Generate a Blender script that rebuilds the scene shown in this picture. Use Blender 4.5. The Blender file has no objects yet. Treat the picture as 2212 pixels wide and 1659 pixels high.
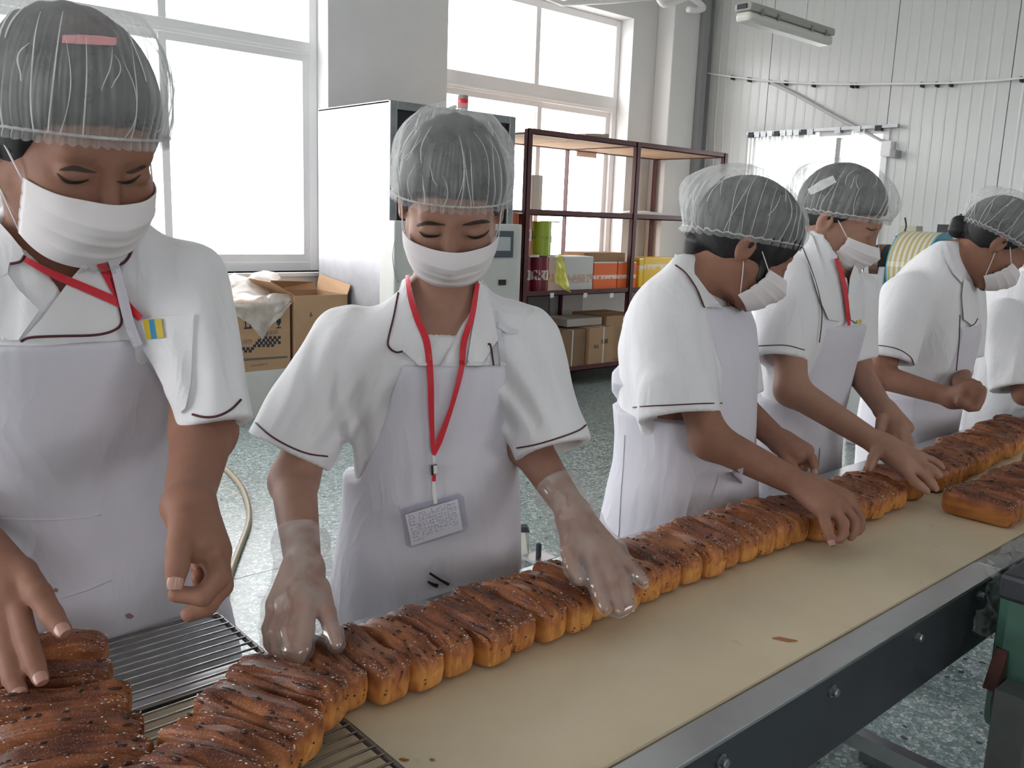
import bpy, bmesh, math, random
import numpy as np
from mathutils import Vector, Matrix
from mathutils.geometry import tessellate_polygon

SC = bpy.context.scene
COL = SC.collection

# ---------------------------------------------------------------- camera (a real 31 mm view, fitted to the room's lines)
FPX, IW, IH = 1904.0, 2212.0, 1659.0
CAMZ = 1.44                       # camera height above the floor
TZ = 0.84                         # height of the belt
C_R = np.array([0.74845617, -0.66226259, 0.03495171])
C_U = np.array([0.09649137, 0.16088888, 0.98224446])
C_W = np.array([0.65612711, 0.73179439, -0.18432089])
CAM0 = np.array([0.0, 0.0, CAMZ])
cd = bpy.data.cameras.new('camera'); cam = bpy.data.objects.new('camera', cd); COL.objects.link(cam)
cd.sensor_width = 36.0; cd.sensor_fit = 'HORIZONTAL'; cd.lens = FPX / IW * 36.0
cd.clip_start = 0.02; cd.clip_end = 200
cam.matrix_world = Matrix(((C_R[0], C_U[0], -C_W[0], 0), (C_R[1], C_U[1], -C_W[1], 0), (C_R[2], C_U[2], -C_W[2], CAMZ), (0, 0, 0, 1)))
SC.camera = cam

# ---------------------------------------------------------------- overcast daylight, exposure
wd = bpy.data.worlds.new('overcast_sky'); SC.world = wd; wd.use_nodes = True
bg = wd.node_tree.nodes['Background']; bg.inputs[0].default_value = (1.0, 0.985, 1.0, 1); bg.inputs[1].default_value = 6.0
SC.view_settings.view_transform = 'Standard'; SC.view_settings.look = 'None'
SC.view_settings.gamma = 1.0; SC.view_settings.use_curve_mapping = False
SC.view_settings.exposure = 0.47
SC.cycles.max_bounces = 7; SC.cycles.diffuse_bounces = 4; SC.cycles.glossy_bounces = 3
SC.cycles.transmission_bounces = 3; SC.cycles.transparent_max_bounces = 12
SC.cycles.use_adaptive_sampling = True; SC.cycles.adaptive_threshold = 0.04; SC.cycles.adaptive_min_samples = 16
SC.cycles.caustics_reflective = False; SC.cycles.caustics_refractive = False
SC.cycles.sample_clamp_indirect = 6.0

# ---------------------------------------------------------------- pixel -> point on the plane a thing touches
def ray(x, y): return (x - IW / 2) / FPX * C_R - (y - IH / 2) / FPX * C_U + C_W
def on_x(x, y, X): d = ray(x, y); return CAM0 + d * (X / d[0])
def on_y(x, y, Y): d = ray(x, y); return CAM0 + d * (Y / d[1])
def on_z(x, y, Z): d = ray(x, y); return CAM0 + d * ((Z - CAMZ) / d[2])
def at(x, y, t): return CAM0 + ray(x, y) * t

# ---------------------------------------------------------------- materials
MATS = {}
def mat(name, col, rough=0.55, metal=0.0, var=0.0, vs=8.0, bump=0.0, bs=60.0, spec=0.5, col2=None, coat=0.0, stretch=None, sss=0.0, alpha=1.0, trans=0.0, sheen=0.0):
    if name in MATS: return MATS[name]
    m = bpy.data.materials.new(name); m.use_nodes = True; nt = m.node_tree; p = nt.nodes['Principled BSDF']
    p.inputs['Base Color'].default_value = (*col, 1); p.inputs['Roughness'].default_value = rough
    p.inputs['Metallic'].default_value = metal; p.inputs['Specular IOR Level'].default_value = spec
    p.inputs['Coat Weight'].default_value = coat; p.inputs['Coat Roughness'].default_value = 0.2
    if sheen: p.inputs['Sheen Weight'].default_value = sheen
    if sss:
        p.inputs['Subsurface Weight'].default_value = sss; p.inputs['Subsurface Radius'].default_value = (0.012, 0.005, 0.003)
        p.inputs['Subsurface Scale'].default_value = 1.0
    p.inputs['Alpha'].default_value = alpha; p.inputs['Transmission Weight'].default_value = trans
    if var or bump:
        tc = nt.nodes.new('ShaderNodeTexCoord'); mp = nt.nodes.new('ShaderNodeMapping')
        nt.links.new(tc.outputs['Object'], mp.inputs[0])
        if stretch: mp.inputs['Scale'].default_value = stretch
    if var:
        n = nt.nodes.new('ShaderNodeTexNoise'); n.inputs['Scale'].default_value = vs; n.inputs['Detail'].default_value = 6; n.inputs['Roughness'].default_value = 0.65
        nt.links.new(mp.outputs[0], n.inputs['Vector'])
        r = nt.nodes.new('ShaderNodeValToRGB'); r.color_ramp.elements[0].position = 0.3; r.color_ramp.elements[1].position = 0.72
        c2 = col2 or tuple(c * (1 - var) for c in col)
        r.color_ramp.elements[0].color = (*c2, 1); r.color_ramp.elements[1].color = (*col, 1)
        nt.links.new(n.outputs[0], r.inputs[0]); nt.links.new(r.outputs[0], p.inputs['Base Color'])
    if bump:
        b = nt.nodes.new('ShaderNodeTexNoise'); b.inputs['Scale'].default_value = bs; b.inputs['Detail'].default_value = 4
        nt.links.new(mp.outputs[0], b.inputs['Vector'])
        bn = nt.nodes.new('ShaderNodeBump'); bn.inputs['Strength'].default_value = bump; bn.inputs['Distance'].default_value = 0.004
        nt.links.new(b.outputs[0], bn.inputs['Height']); nt.links.new(bn.outputs[0], p.inputs['Normal'])
    MATS[name] = m; return m

def film_mat(name, opacity, tint=(1, 1, 1), gloss=0.25, rough=0.2, nscale=14.0, nvar=0.2, translucent=0.5):
    """thin white / clear sheet: part see-through, part white scatter, part gloss"""
    if name in MATS: return MATS[name]
    m = bpy.data.materials.new(name); m.use_nodes = True; nt = m.node_tree; N = nt.nodes; L = nt.links
    N.remove(N['Principled BSDF']); out = N['Material Output']
    tr = N.new('ShaderNodeBsdfTransparent'); tr.inputs[0].default_value = (*[0.5 + 0.5 * c for c in tint], 1)
    df = N.new('ShaderNodeBsdfDiffuse'); df.inputs[0].default_value = (*tint, 1)
    tl = N.new('ShaderNodeBsdfTranslucent'); tl.inputs[0].default_value = (*tint, 1)
    gl = N.new('ShaderNodeBsdfGlossy'); gl.inputs['Roughness'].default_value = rough
    m1 = N.new('ShaderNodeMixShader'); m1.inputs[0].default_value = translucent; L.new(df.outputs[0], m1.inputs[1]); L.new(tl.outputs[0], m1.inputs[2])
    m2 = N.new('ShaderNodeMixShader'); m2.inputs[0].default_value = gloss; L.new(m1.outputs[0], m2.inputs[1]); L.new(gl.outputs[0], m2.inputs[2])
    m3 = N.new('ShaderNodeMixShader'); L.new(tr.outputs[0], m3.inputs[1]); L.new(m2.outputs[0], m3.inputs[2])
    tc = N.new('ShaderNodeTexCoord'); n = N.new('ShaderNodeTexNoise'); n.inputs['Scale'].default_value = nscale; n.inputs['Detail'].default_value = 5
    L.new(tc.outputs['Object'], n.inputs['Vector'])
    mr = N.new('ShaderNodeMapRange'); mr.inputs[1].default_value = 0.3; mr.inputs[2].default_value = 0.7
    mr.inputs[3].default_value = max(0, opacity - nvar); mr.inputs[4].default_value = min(1, opacity + nvar)
    L.new(n.outputs[0], mr.inputs[0]); L.new(mr.outputs[0], m3.inputs[0]); L.new(m3.outputs[0], out.inputs[0])
    MATS[name] = m; return m

WHITE_PAINT = mat('white_paint', (0.80, 0.80, 0.79), 0.5, var=0.05, vs=3)
WALL = mat('wall_paint', (0.80, 0.80, 0.80), 0.75, var=0.07, vs=2.0, bump=0.05, bs=90)
CEIL = mat('ceiling_paint', (0.86, 0.86, 0.85), 0.8, var=0.05)
PVC = mat('white_pvc', (0.90, 0.90, 0.91), 0.35)
STEEL = mat('brushed_steel', (0.62, 0.63, 0.65), 0.30, 1.0, var=0.18, vs=5, bump=0.03, bs=40, stretch=(1, 1, 1))
STEEL_D = mat('dull_steel', (0.40, 0.42, 0.43), 0.38, 1.0, var=0.35, vs=6)
STEEL_CAB = mat('cabinet_steel', (0.52, 0.53, 0.56), 0.45, 0.5, var=0.25, vs=5, bump=0.05, bs=8)
CHROME = mat('wire_chrome', (0.72, 0.72, 0.70), 0.22, 1.0, var=0.3, vs=30)
DARKMETAL = mat('dark_metal', (0.035, 0.04, 0.05), 0.5, 0.3, var=0.3, vs=10)
BLACK = mat('black_plastic', (0.012, 0.012, 0.014), 0.45)
SIDEPANEL = mat('side_panel_paint', (0.045, 0.052, 0.060), 0.45, 0.2, var=0.3, vs=7)
MAROON = mat('maroon_steel', (0.11, 0.024, 0.028), 0.45, 0.0, var=0.3, vs=15)
PLY = mat('raw_board', (0.62, 0.44, 0.28), 0.7, var=0.2, vs=12)
CARD = mat('corrugated_card', (0.47, 0.30, 0.17), 0.85, var=0.12, vs=6, bump=0.05, bs=80)
CARD_IN = mat('card_inside', (0.40, 0.25, 0.15), 0.9, var=0.1)
INK = mat('blue_black_ink', (0.025, 0.03, 0.05), 0.7)
BELT = None
PANEL = mat('panel_enamel', (0.68, 0.70, 0.69), 0.24, 0.0, var=0.04, vs=1.5, spec=0.6)
PANEL_R = mat('panel_rib_enamel', (0.66, 0.70, 0.69), 0.26, 0.0, spec=0.6)
GREEN = mat('machine_green', (0.06, 0.15, 0.11), 0.45, 0.1, var=0.4, vs=14)
RUST = mat('rusty_iron', (0.10, 0.04, 0.03), 0.8, 0.2, var=0.5, vs=25)
POLY = film_mat('clear_polythene', 0.34, (0.95, 0.97, 0.96), 0.55, 0.12, 20, 0.12, 0.4)
BAGWHITE = film_mat('white_bag_film', 0.62, (0.96, 0.97, 0.97), 0.2, 0.25, 9, 0.25, 0.5)

# ---------------------------------------------------------------- mesh helpers
def link(o, parent=None, label=None, cat=None, group=None, kind=None):
    COL.objects.link(o)
    if parent is not None: o.parent = parent
    if label: o['label'] = label
    if cat: o['category'] = cat
    if group: o['group'] = group
    if kind: o['kind'] = kind
    return o
def empty(name, loc=(0, 0, 0), label=None, cat=None, group=None, kind=None, rz=0.0):
    o = bpy.data.objects.new(name, None); o.empty_display_size = 0.05
    o.location = loc; o.rotation_euler = (0, 0, rz)
    return link(o, None, label, cat, group, kind)
def setmat(me, m):
    me.materials.clear()
    for x in (m if isinstance(m, (list, tuple)) else [m]): me.materials.append(x)
def obj(name, me, m, parent=None, **kw):
    loc = kw.pop('local', False)
    setmat(me, m); o = bpy.data.objects.new(name, me); link(o, parent, **kw)
    if parent is not None and parent.type == 'EMPTY' and not loc:   # made in world coordinates: cancel the Empty's own transform
        o.matrix_parent_inverse = (Matrix.Translation(parent.location) @ Matrix.Rotation(parent.rotation_euler[2], 4, 'Z')).inverted()
    return o
class MB:
    """collects boxes, tubes and lathes into ONE mesh"""
    def __init__(s): s.v = []; s.f = []; s.mi = []
    def add(s, v, f, mi=0):
        b = len(s.v); s.v += [tuple(map(float, p)) for p in v]; s.f += [tuple(b + i for i in q) for q in f]; s.mi += [mi] * len(f); return s
    def box(s, lo, hi, mi=0, ch=0.0):
        x0, y0, z0 = lo; x1, y1, z1 = hi
        if x0 > x1: x0, x1 = x1, x0
        if y0 > y1: y0, y1 = y1, y0
        if z0 > z1: z0, z1 = z1, z0
        if ch <= 0:
            v = [(x0,y0,z0),(x1,y0,z0),(x1,y1,z0),(x0,y1,z0),(x0,y0,z1),(x1,y0,z1),(x1,y1,z1),(x0,y1,z1)]
            return s.add(v, [(0,3,2,1),(4,5,6,7),(0,1,5,4),(1,2,6,5),(2,3,7,6),(3,0,4,7)], mi)
        c = min(ch, (x1-x0)*.49, (y1-y0)*.49, (z1-z0)*.49)
        bm = bmesh.new(); bmesh.ops.create_cube(bm, size=1)
        for q in bm.verts: q.co = Vector(((x0+x1)/2 + q.co.x*(x1-x0), (y0+y1)/2 + q.co.y*(y1-y0), (z0+z1)/2 + q.co.z*(z1-z0)))
        bmesh.ops.bevel(bm, geom=list(bm.edges), offset=c, segments=2, affect='EDGES', profile=0.5)
        bm.verts.index_update(); s.add([q.co[:] for q in bm.verts], [[q.index for q in f.verts] for f in bm.faces], mi); bm.free(); return s
    def hexa(s, p8, mi=0):
        return s.add(p8, [(0,3,2,1),(4,5,6,7),(0,1,5,4),(1,2,6,5),(2,3,7,6),(3,0,4,7)], mi)
    def tube(s, pts, r, n=10, mi=0, cap=True, closed=False):
        P = [np.array(p, float) for p in pts]; m = len(P); R = r if hasattr(r, '__len__') else [r]*m
        v = []; f = []; up = None
        for i in range(m):
            if closed: t = P[(i+1) % m] - P[i-1]
            else: t = P[min(i+1, m-1)] - P[max(i-1, 0)]
            t = t / (np.linalg.norm(t) + 1e-12)
            if up is None:
                a = np.array([0, 0, 1.0]) if abs(t[2]) < .9 else np.array([1.0, 0, 0]); up = np.cross(t, a); up /= np.linalg.norm(up)
            up = up - t * (up @ t); up /= (np.linalg.norm(up) + 1e-12); w = np.cross(t, up)
            for k in range(n):
                a = 2*math.pi*k/n; v.append(P[i] + R[i]*(math.cos(a)*up + math.sin(a)*w))
        for i in range(m if closed else m-1):
            j = (i+1) % m
            for k in range(n): f.append((i*n+k, i*n+(k+1) % n, j*n+(k+1) % n, j*n+k))
        if cap and not closed: f.append(tuple(range(n))[::-1]); f.append(tuple((m-1)*n+k for k in range(n)))
        return s.add(v, f, mi)
    def lathe(s, prof, n=24, c=(0, 0, 0), mi=0, axis=2):
        v = []; f = []; m = len(prof)
        for (r, z) in prof:
            for k in range(n):
                a = 2*math.pi*k/n; q = [r*math.cos(a), r*math.sin(a), z]
                if axis == 0: q = [q[2], q[0], q[1]]
                if axis == 1: q = [q[0], q[2], q[1]]
                v.append((c[0]+q[0], c[1]+q[1], c[2]+q[2]))
        for i in range(m-1):
            for k in range(n): f.append((i*n+k, i*n+(k+1) % n, (i+1)*n+(k+1) % n, (i+1)*n+k))
        f.append(tuple(range(n))[::-1]); f.append(tuple((m-1)*n+k for k in range(n)))
        return s.add(v, f, mi)
    def mesh(s, name, smooth=False):
        me = bpy.data.meshes.new(name); me.from_pydata(s.v, [], s.f); me.update()
        if any(s.mi): me.polygons.foreach_set('material_index', s.mi)
        if smooth: me.polygons.foreach_set('use_smooth', [True]*len(me.polygons))
        return me
    def build(s, name, m, parent=None, smooth=False, **kw):
        o = obj(name, s.mesh(name, smooth), m, parent, **kw)
        return o
def bez(pts, n=8):
    """Catmull-Rom through points"""
    P = [np.array(p, float) for p in pts]; P = [2*P[0]-P[1]] + P + [2*P[-1]-P[-2]]; out = []
    for i in range(1, len(P)-2):
        for k in range(n):
            t = k/n; a, b, c, d = P[i-1], P[i], P[i+1], P[i+2]
            out.append(0.5*((2*b) + (c-a)*t + (2*a-5*b+4*c-d)*t*t + (3*b-a-3*c+d)*t**3))
    out.append(P[-2]); return out
def copy_tree(o, parent=None):
    c = o.copy(); COL.objects.link(c); c.parent = parent
    for ch in list(o.children): copy_tree(ch, c)
    return c
# ================================================================ THE ROOM
YW, XE, XL, YF, ZC = 6.30, 8.15, -4.5, -5.5, 4.7     # window wall, panel wall, far left, wall behind the camera, ceiling
def terrazzo():
    m = bpy.data.materials.new('terrazzo'); m.use_nodes = True; nt = m.node_tree; N = nt.nodes; L = nt.links; p = N['Principled BSDF']
    tc = N.new('ShaderNodeTexCoord'); nz = N.new('ShaderNodeTexNoise'); nz.inputs['Scale'].default_value = 30
    L.new(tc.outputs['Object'], nz.inputs['Vector'])
    ad = N.new('ShaderNodeMixRGB'); ad.blend_type = 'ADD'; ad.inputs[0].default_value = 0.02
    L.new(tc.outputs['Object'], ad.inputs[1]); L.new(nz.outputs['Color'], ad.inputs[2])
    v1 = N.new('ShaderNodeTexVoronoi'); v1.inputs['Scale'].default_value = 75; L.new(ad.outputs[0], v1.inputs['Vector'])
    sep = N.new('ShaderNodeSeparateColor'); L.new(v1.outputs['Color'], sep.inputs[0])
    r1 = N.new('ShaderNodeValToRGB'); e = r1.color_ramp.elements
    e[0].color = (0.16, 0.23, 0.225, 1); e[1].color = (0.64, 0.69, 0.67, 1); e.new(0.35).color = (0.27, 0.355, 0.35, 1); e.new(0.7).color = (0.42, 0.50, 0.495, 1)
    L.new(sep.outputs[0], r1.inputs[0])
    v1d = N.new('ShaderNodeTexVoronoi'); v1d.feature = 'DISTANCE_TO_EDGE'; v1d.inputs['Scale'].default_value = 75; L.new(ad.outputs[0], v1d.inputs['Vector'])
    ed = N.new('ShaderNodeMapRange'); ed.inputs[1].default_value = 0.02; ed.inputs[2].default_value = 0.09; L.new(v1d.outputs['Distance'], ed.inputs[0])
    mx = N.new('ShaderNodeMixRGB'); mx.inputs[1].default_value = (0.13, 0.18, 0.17, 1); L.new(ed.outputs[0], mx.inputs[0]); L.new(r1.outputs[0], mx.inputs[2])
    v2 = N.new('ShaderNodeTexVoronoi'); v2.inputs['Scale'].default_value = 11; v2.inputs['Randomness'].default_value = 1; L.new(ad.outputs[0], v2.inputs['Vector'])
    nz2 = N.new('ShaderNodeTexNoise'); nz2.inputs['Scale'].default_value = 40; L.new(tc.outputs['Object'], nz2.inputs['Vector'])
    sb = N.new('ShaderNodeMath'); sb.operation = 'MULTIPLY_ADD'; sb.inputs[1].default_value = 0.22; L.new(nz2.outputs[0], sb.inputs[0]); L.new(v2.outputs['Distance'], sb.inputs[2])
    dk = N.new('ShaderNodeMapRange'); dk.inputs[1].default_value = 0.21; dk.inputs[2].default_value = 0.24; L.new(sb.outputs[0], dk.inputs[0])
    mx2 = N.new('ShaderNodeMixRGB'); mx2.inputs[1].default_value = (0.045, 0.06, 0.07, 1); L.new(dk.outputs[0], mx2.inputs[0]); L.new(mx.outputs[0], mx2.inputs[2])
    L.new(mx2.outputs[0], p.inputs['Base Color']); p.inputs['Roughness'].default_value = 0.30; p.inputs['Specular IOR Level'].default_value = 0.5
    return m
TERR = terrazzo()
floor = MB().box((XL-.3, YF-.3, -0.10), (XE+.3, YW+.3, 0)).build('floor', TERR, kind='structure')
# brass dividing strips between the terrazzo bays
BRASS = mat('divider_strip', (0.55, 0.46, 0.40), 0.5)
sa = on_z(500, 1060, 0); sb = on_z(550, 1240, 0)
for k in range(-4, 6):
    x = sa[0]+1.25*k
    if XL < x < XE: MB().box((x-.0022, YF, -.002), (x+.0022, YW, .0008)).build('divider_strip', BRASS, floor)
for k in range(-5, 4):
    y = sb[1]+1.25*k
    if YF < y < YW: MB().box((XL, y-.0022, -.002), (XE, y+.0022, .0008)).build('divider_strip', BRASS, floor)
MB().box((XL-.3, YF-.3, ZC), (XE+.3, YW+.3, ZC+.15)).build('ceiling', CEIL, kind='structure')
GROUND = mat('outdoor_concrete', (0.55, 0.55, 0.53), 0.9, var=0.2, vs=1)
MB().box((-60, -60, -0.30), (80, 80, -0.12)).build('ground', GROUND, kind='structure')

def wall_x(name, y0, y1, x0, x1, zc, holes, m, **kw):
    """wall running along X between y0..y1 with rectangular openings (xa, xb, za, zb)"""
    b = MB(); hs = sorted(holes); x = x0
    for (a, c, za, zb) in hs:
        b.box((x, y0, 0), (a, y1, zc)); b.box((a, y0, 0), (c, y1, za)); b.box((a, y0, zb), (c, y1, zc)); x = c
    b.box((x, y0, 0), (x1, y1, zc)); return b.build(name, m, kind='structure', **kw)
YI = 6.50                                   # plane of the window frames
ZS = 0.97
WL, WR = (0.45, 3.63, ZS, 3.47), (4.78, 7.13, ZS, 3.47)
wall_back = wall_x('wall_back', YW, YW+.32, XL, XE+.3, ZC, [(-3.6, -0.4, ZS, 3.47), WL, WR], WALL)
FW = [(-3.0, -1.0, 1.0, 3.2), (2.2, 4.2, 1.0, 3.2)]
wall_front = wall_x('wall_front', YF-.3, YF, XL, XE, ZC, FW, WALL)
b = MB()                                    # far left wall, two window openings
b.box((XL-.3, YF, 0), (XL, 1.2, ZC))
b.box((XL-.3, 1.2, 0), (XL, 4.4, .9)); b.box((XL-.3, 1.2, 3.5), (XL, 4.4, ZC)); b.box((XL-.3, 4.4, 0), (XL, YW, ZC)); b.build('wall_left', WALL, kind='structure')
# skirting plaster of the window wall: pale band below the sills, grout lines of the tiled dado beside the column
def window(name, hole, yi, transom, mull_up, mull_lo, ys):
    x0, x1, z0, z1 = hole; d = 0.035
    w = empty(name, ((x0+x1)/2, yi, z0), kind='structure')
    def bar(n, lo, hi): return MB().box(lo, hi, ch=.006).build(n, PVC, w)
    bar('window_frame', (x0, yi-d, z0), (x0+.07, yi+d, z1)); bar('window_frame', (x1-.07, yi-d, z0), (x1, yi+d, z1))
    bar('window_frame', (x0+.07, yi-d, z0), (x1-.07, yi+d, z0+.07)); bar('window_frame', (x0+.07, yi-d, z1-.07), (x1-.07, yi+d, z1))
    bar('transom', (x0+.07, yi-d-.01, transom[0]), (x1-.07, yi+d, transom[1]))
    bar('transom_bead', (x0+.07, yi-d-.022, transom[0]+.02), (x1-.07, yi-d-.008, transom[0]+.045))
    xs = [x0+.07] + sorted(mull_up) + [x1-.07]
    for m_ in mull_up: bar('mullion', (m_-.03, yi-d, transom[1]), (m_+.03, yi+d, z1-.07))
    for i in range(len(xs)-1):
        MB().box((xs[i]+.028, yi+.004, transom[1]), (xs[i+1]-.028, yi+.010, z1-.07)).build('pane', GLASS, w)
    xs = [x0+.07] + sorted(mull_lo) + [x1-.07]
    for i in range(len(xs)-1):                       # sliding sashes, one behind the other
        a, c = xs[i] - (.03 if i else 0), xs[i+1] + (.03 if i < len(xs)-2 else 0); o = .014 if i % 2 else -.014; zt, zb = transom[0], z0+.07
        s = MB(); s.box((a, yi+o-.013, zb), (a+.055, yi+o+.013, zt)); s.box((c-.055, yi+o-.013, zb), (c, yi+o+.013, zt))
        s.box((a+.055, yi+o-.013, zb), (c-.055, yi+o+.013, zb+.06)); s.box((a+.055, yi+o-.013, zt-.05), (c-.055, yi+o+.013, zt)); sash = s.build('sash', PVC, w)
        MB().box((a+.05, yi+o-.003, zb+.055), (c-.05, yi+o+.003, zt-.045)).build('pane', GLASS, sash)
    MB().box((x0-.02, ys-.03, z0-.035), (x1+.02, yi-d, z0), ch=.008).build('window_sill', WHITE_PAINT, w)
    return w
def glass_mat():
    m = bpy.data.materials.new('window_glass'); m.use_nodes = True; N = m.node_tree.nodes; L = m.node_tree.links; N.remove(N['Principled BSDF'])
    t = N.new('ShaderNodeBsdfTransparent'); t.inputs[0].default_value = (0.97, 0.97, 0.97, 1); g = N.new('ShaderNodeBsdfGlossy'); g.inputs['Roughness'].default_value = 0.02
    mx = N.new('ShaderNodeMixShader'); mx.inputs[0].default_value = 0.06; L.new(t.outputs[0], mx.inputs[1]); L.new(g.outputs[0], mx.inputs[2]); L.new(mx.outputs[0], N['Material Output'].inputs[0])
    return m
GLASS = glass_mat()
tL = (on_y(664, 121, YI)[2], on_y(672, 95, YI)[2]); xm_up = on_y(345, 10, YI)[0]; xm_lo = on_y(352, 200, YI)[0]
window('window_1', WL, YI, tL, [1.0, xm_up], [1.35, xm_lo], YW)
tR = (on_y(1310, 243, YI)[2], on_y(1320, 211, YI)[2])
window('window_2', WR, YI, tR, [on_y(1157, 100, YI)[0]], [on_y(1155, 400, YI)[0]], YW)
for i, h in enumerate([(-3.6, -0.4, ZS, 3.47)]): window('window_3', h, YI, tL, [-2.0], [-2.6, -1.4], YW)
for k, h in enumerate(FW): window('window_%d' % (4+k), h, YF-.15, (2.4, 2.52), [(h[0]+h[1])/2], [(h[0]+h[1])/2], YF-.03)
def portal(name, c, sx, sz, rot):
    l = bpy.data.lights.new(name, 'AREA'); l.shape = 'RECTANGLE'; l.size = sx; l.size_y = sz; l.cycles.is_portal = True
    o = bpy.data.objects.new(name, l); COL.objects.link(o); o.location = c; o.rotation_euler = rot
for a in (WL, WR, (-3.6, -0.4, ZS, 3.47)): portal('window_portal', ((a[0]+a[1])/2, YW+.31, (a[2]+a[3])/2), a[1]-a[0], a[3]-a[2], (math.radians(-90), 0, 0))
for a in FW: portal('window_portal', ((a[0]+a[1])/2, YF-.29, 2.1), 2.0, 2.2, (math.radians(90), 0, 0))
portal('window_portal', (XL-.29, 2.8, 2.2), 2.6, 3.2, (0, math.radians(-90), 0))

# ---- white column in the corner
MB().box((7.50, 6.08, 0), (7.93, YW, ZC), ch=.01).build('trim_1', WHITE_PAINT, kind='structure')
MB().box((7.93, 6.02, 0), (8.02, YW, ZC)).build('trim_2', mat('corner_grey', (0.30, 0.31, 0.32), .6), kind='structure')
# ---- end wall of ribbed enamel panels with a doorway
DY0, DY1, DZ = 4.03, 5.42, 2.36
wall_right = MB().box((XE+.03, YF, 0), (XE+.25, DY0, ZC)).box((XE+.03, DY1, 0), (XE+.25, YW, ZC)).box((XE+.03, DY0, DZ), (XE+.25, DY1, ZC)).build('wall_right', PANEL, kind='structure')
seams = [YW-.02, 5.34, 4.045, 3.02, 2.0, 0.98, -0.04, -1.06, -2.08, -3.1, -4.12, -5.14]
for i in range(len(seams)-1):
    ya, yb = seams[i+1]+.004, seams[i]-.004
    def piece(y0, y1, z0, z1):
        bb = MB().box((XE+.004, y0, z0), (XE+.03, y1, z1)); n = max(1, int(round((y1-y0)/.105)))
        for k in range(1, n):
            y = y0+(y1-y0)*k/n; bb.hexa([(XE+.0045, y-.016, z0), (XE+.0005, y-.005, z0), (XE+.0005, y+.005, z0), (XE+.006, y+.016, z0), (XE+.006, y-.016, z1), (XE+.0005, y-.005, z1), (XE+.0005, y+.005, z1), (XE+.006, y+.016, z1)])
        bb.build('wall_panel', PANEL, wall_right)
    if yb <= DY0 or ya >= DY1: piece(ya, yb, 0, ZC)
    else:
        piece(ya, yb, DZ, ZC)
        if ya < DY0: piece(ya, DY0, 0, DZ)
        if yb > DY1: piece(DY1, yb, 0, DZ)
d1 = empty('door_1', (XE, (DY0+DY1)/2, 0), kind='structure')
for lo, hi in (((XE-.02, DY0-.03, 0), (XE+.27, DY0+.03, DZ+.03)), ((XE-.02, DY1-.03, 0), (XE+.27, DY1+.03, DZ+.03)), ((XE-.02, DY0+.03, DZ-.03), (XE+.27, DY1-.03, DZ+.03))):
    MB().box(lo, hi).build('door_frame', PVC, d1)
MB().box((XE+.18, DY0+.03, 0), (XE+.22, 4.62, 1.02)).build('door_leaf', PVC, d1)
MB().box((XE+.18, DY0+.03, 1.70), (XE+.22, 4.62, 1.76)).build('door_rail', PVC, d1)
MB().box((XE+.18, 4.58, 1.02), (XE+.22, 4.63, DZ-.03)).build('door_rail', mat('door_stile', (.25, .26, .25), .5), d1)
# strip curtain on its rail
cr = empty('strip_curtain', (XE-.06, 4.7, 0), 'clear plastic strip curtain hanging from a steel rail in the far doorway', 'curtain')
MB().box((XE-.085, 3.90, 2.375), (XE-.045, 5.50, 2.405)).build('curtain_rail', STEEL_D, cr)
random.seed(5)
CURT = film_mat('curtain_pvc', 0.72, (0.90, 0.93, 0.92), 0.35, 0.15, 3, 0.2, 0.5)
for k in range(13):
    y = 5.44-k*.075 if k < 10 else 4.68-(k-9)*.20
    wv = .07; pts = []
    zs = np.linspace(2.40, 0.05, 9); us = np.linspace(-1, 1, 5); v = []; f = []; ph = random.random()*6
    for iz, z in enumerate(zs):
        for u in us: v.append((XE-.055+.018*math.sin(u*2.2+ph)+.01*math.sin(z*2+ph), y+u*wv, z))
    for a in range(8):
        for c in range(4): f.append((a*5+c, a*5+c+1, a*5+c+6, a*5+c+5))
    if k < 10 or k % 2: MB().add(v, f).build('curtain_strip', CURT, cr, smooth=True)
    MB().box((XE-.092, y-.03, 2.35), (XE-.04, y+.03, 2.40)).build('curtain_clip', STEEL_D if k % 4 else DARKMETAL, cr)
# ---- cable along the panel wall with clips, and the conduit running down from it
wl = [on_x(x, y, 8.09) for x, y in ((1482, 150), (1560, 163), (1660, 175), (1760, 181), (1850, 182), (1960, 181), (2060, 179), (2150, 174), (2212, 168), (2300, 158))]
cab = empty('wall_cable', wl[0], 'thin white cable sagging along the ribbed panel wall on clips', 'cable')
MB().tube(bez(wl, 5), .010, 6).build('cable', PVC, cab, smooth=True)
for x in (1580, 1616, 1662, 1695, 1755, 1838, 1848, 1990, 2022, 2052, 2205):
    p = on_x(x, np.interp(x, [1560, 1660, 1760, 1850, 1960, 2060, 2150, 2212], [163, 175, 181, 182, 181, 179, 174, 168]), 8.09)
    MB().box((8.085, p[1]-.007, p[2]-.030), (8.15, p[1]+.007, p[2]+.013)).build('cable_clip', DARKMETAL, cab)
ct = [on_x(x, y, 8.10) for x, y in ((1662, 177), (1720, 205), (1800, 250), (1850, 276), (1912, 308))]
MB().tube(bez(ct, 4), .016, 8).build('conduit', mat('conduit_grey', (.60, .58, .60), .5), smooth=True, label='slanting grey conduit running from the wall cable to the switch box', cat='pipe')
sw = empty('switch_box', on_x(1925, 325, 8.15), 'small white switch box beside the far doorway', 'switch box')
p = on_x(1918, 322, 8.12); q = on_x(1932, 330, 8.12)
MB().box((8.07, p[1]-.05, p[2]-.07), (8.15, p[1]+.05, p[2]+.07), ch=.008).build('switch_body', PVC, sw)
MB().box((8.04, q[1]-.05, q[2]-.05), (8.15, q[1]+.0, q[2]+.02), ch=.006).build('switch_cover', mat('box_grey', (.35, .36, .37), .5), sw)
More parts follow.
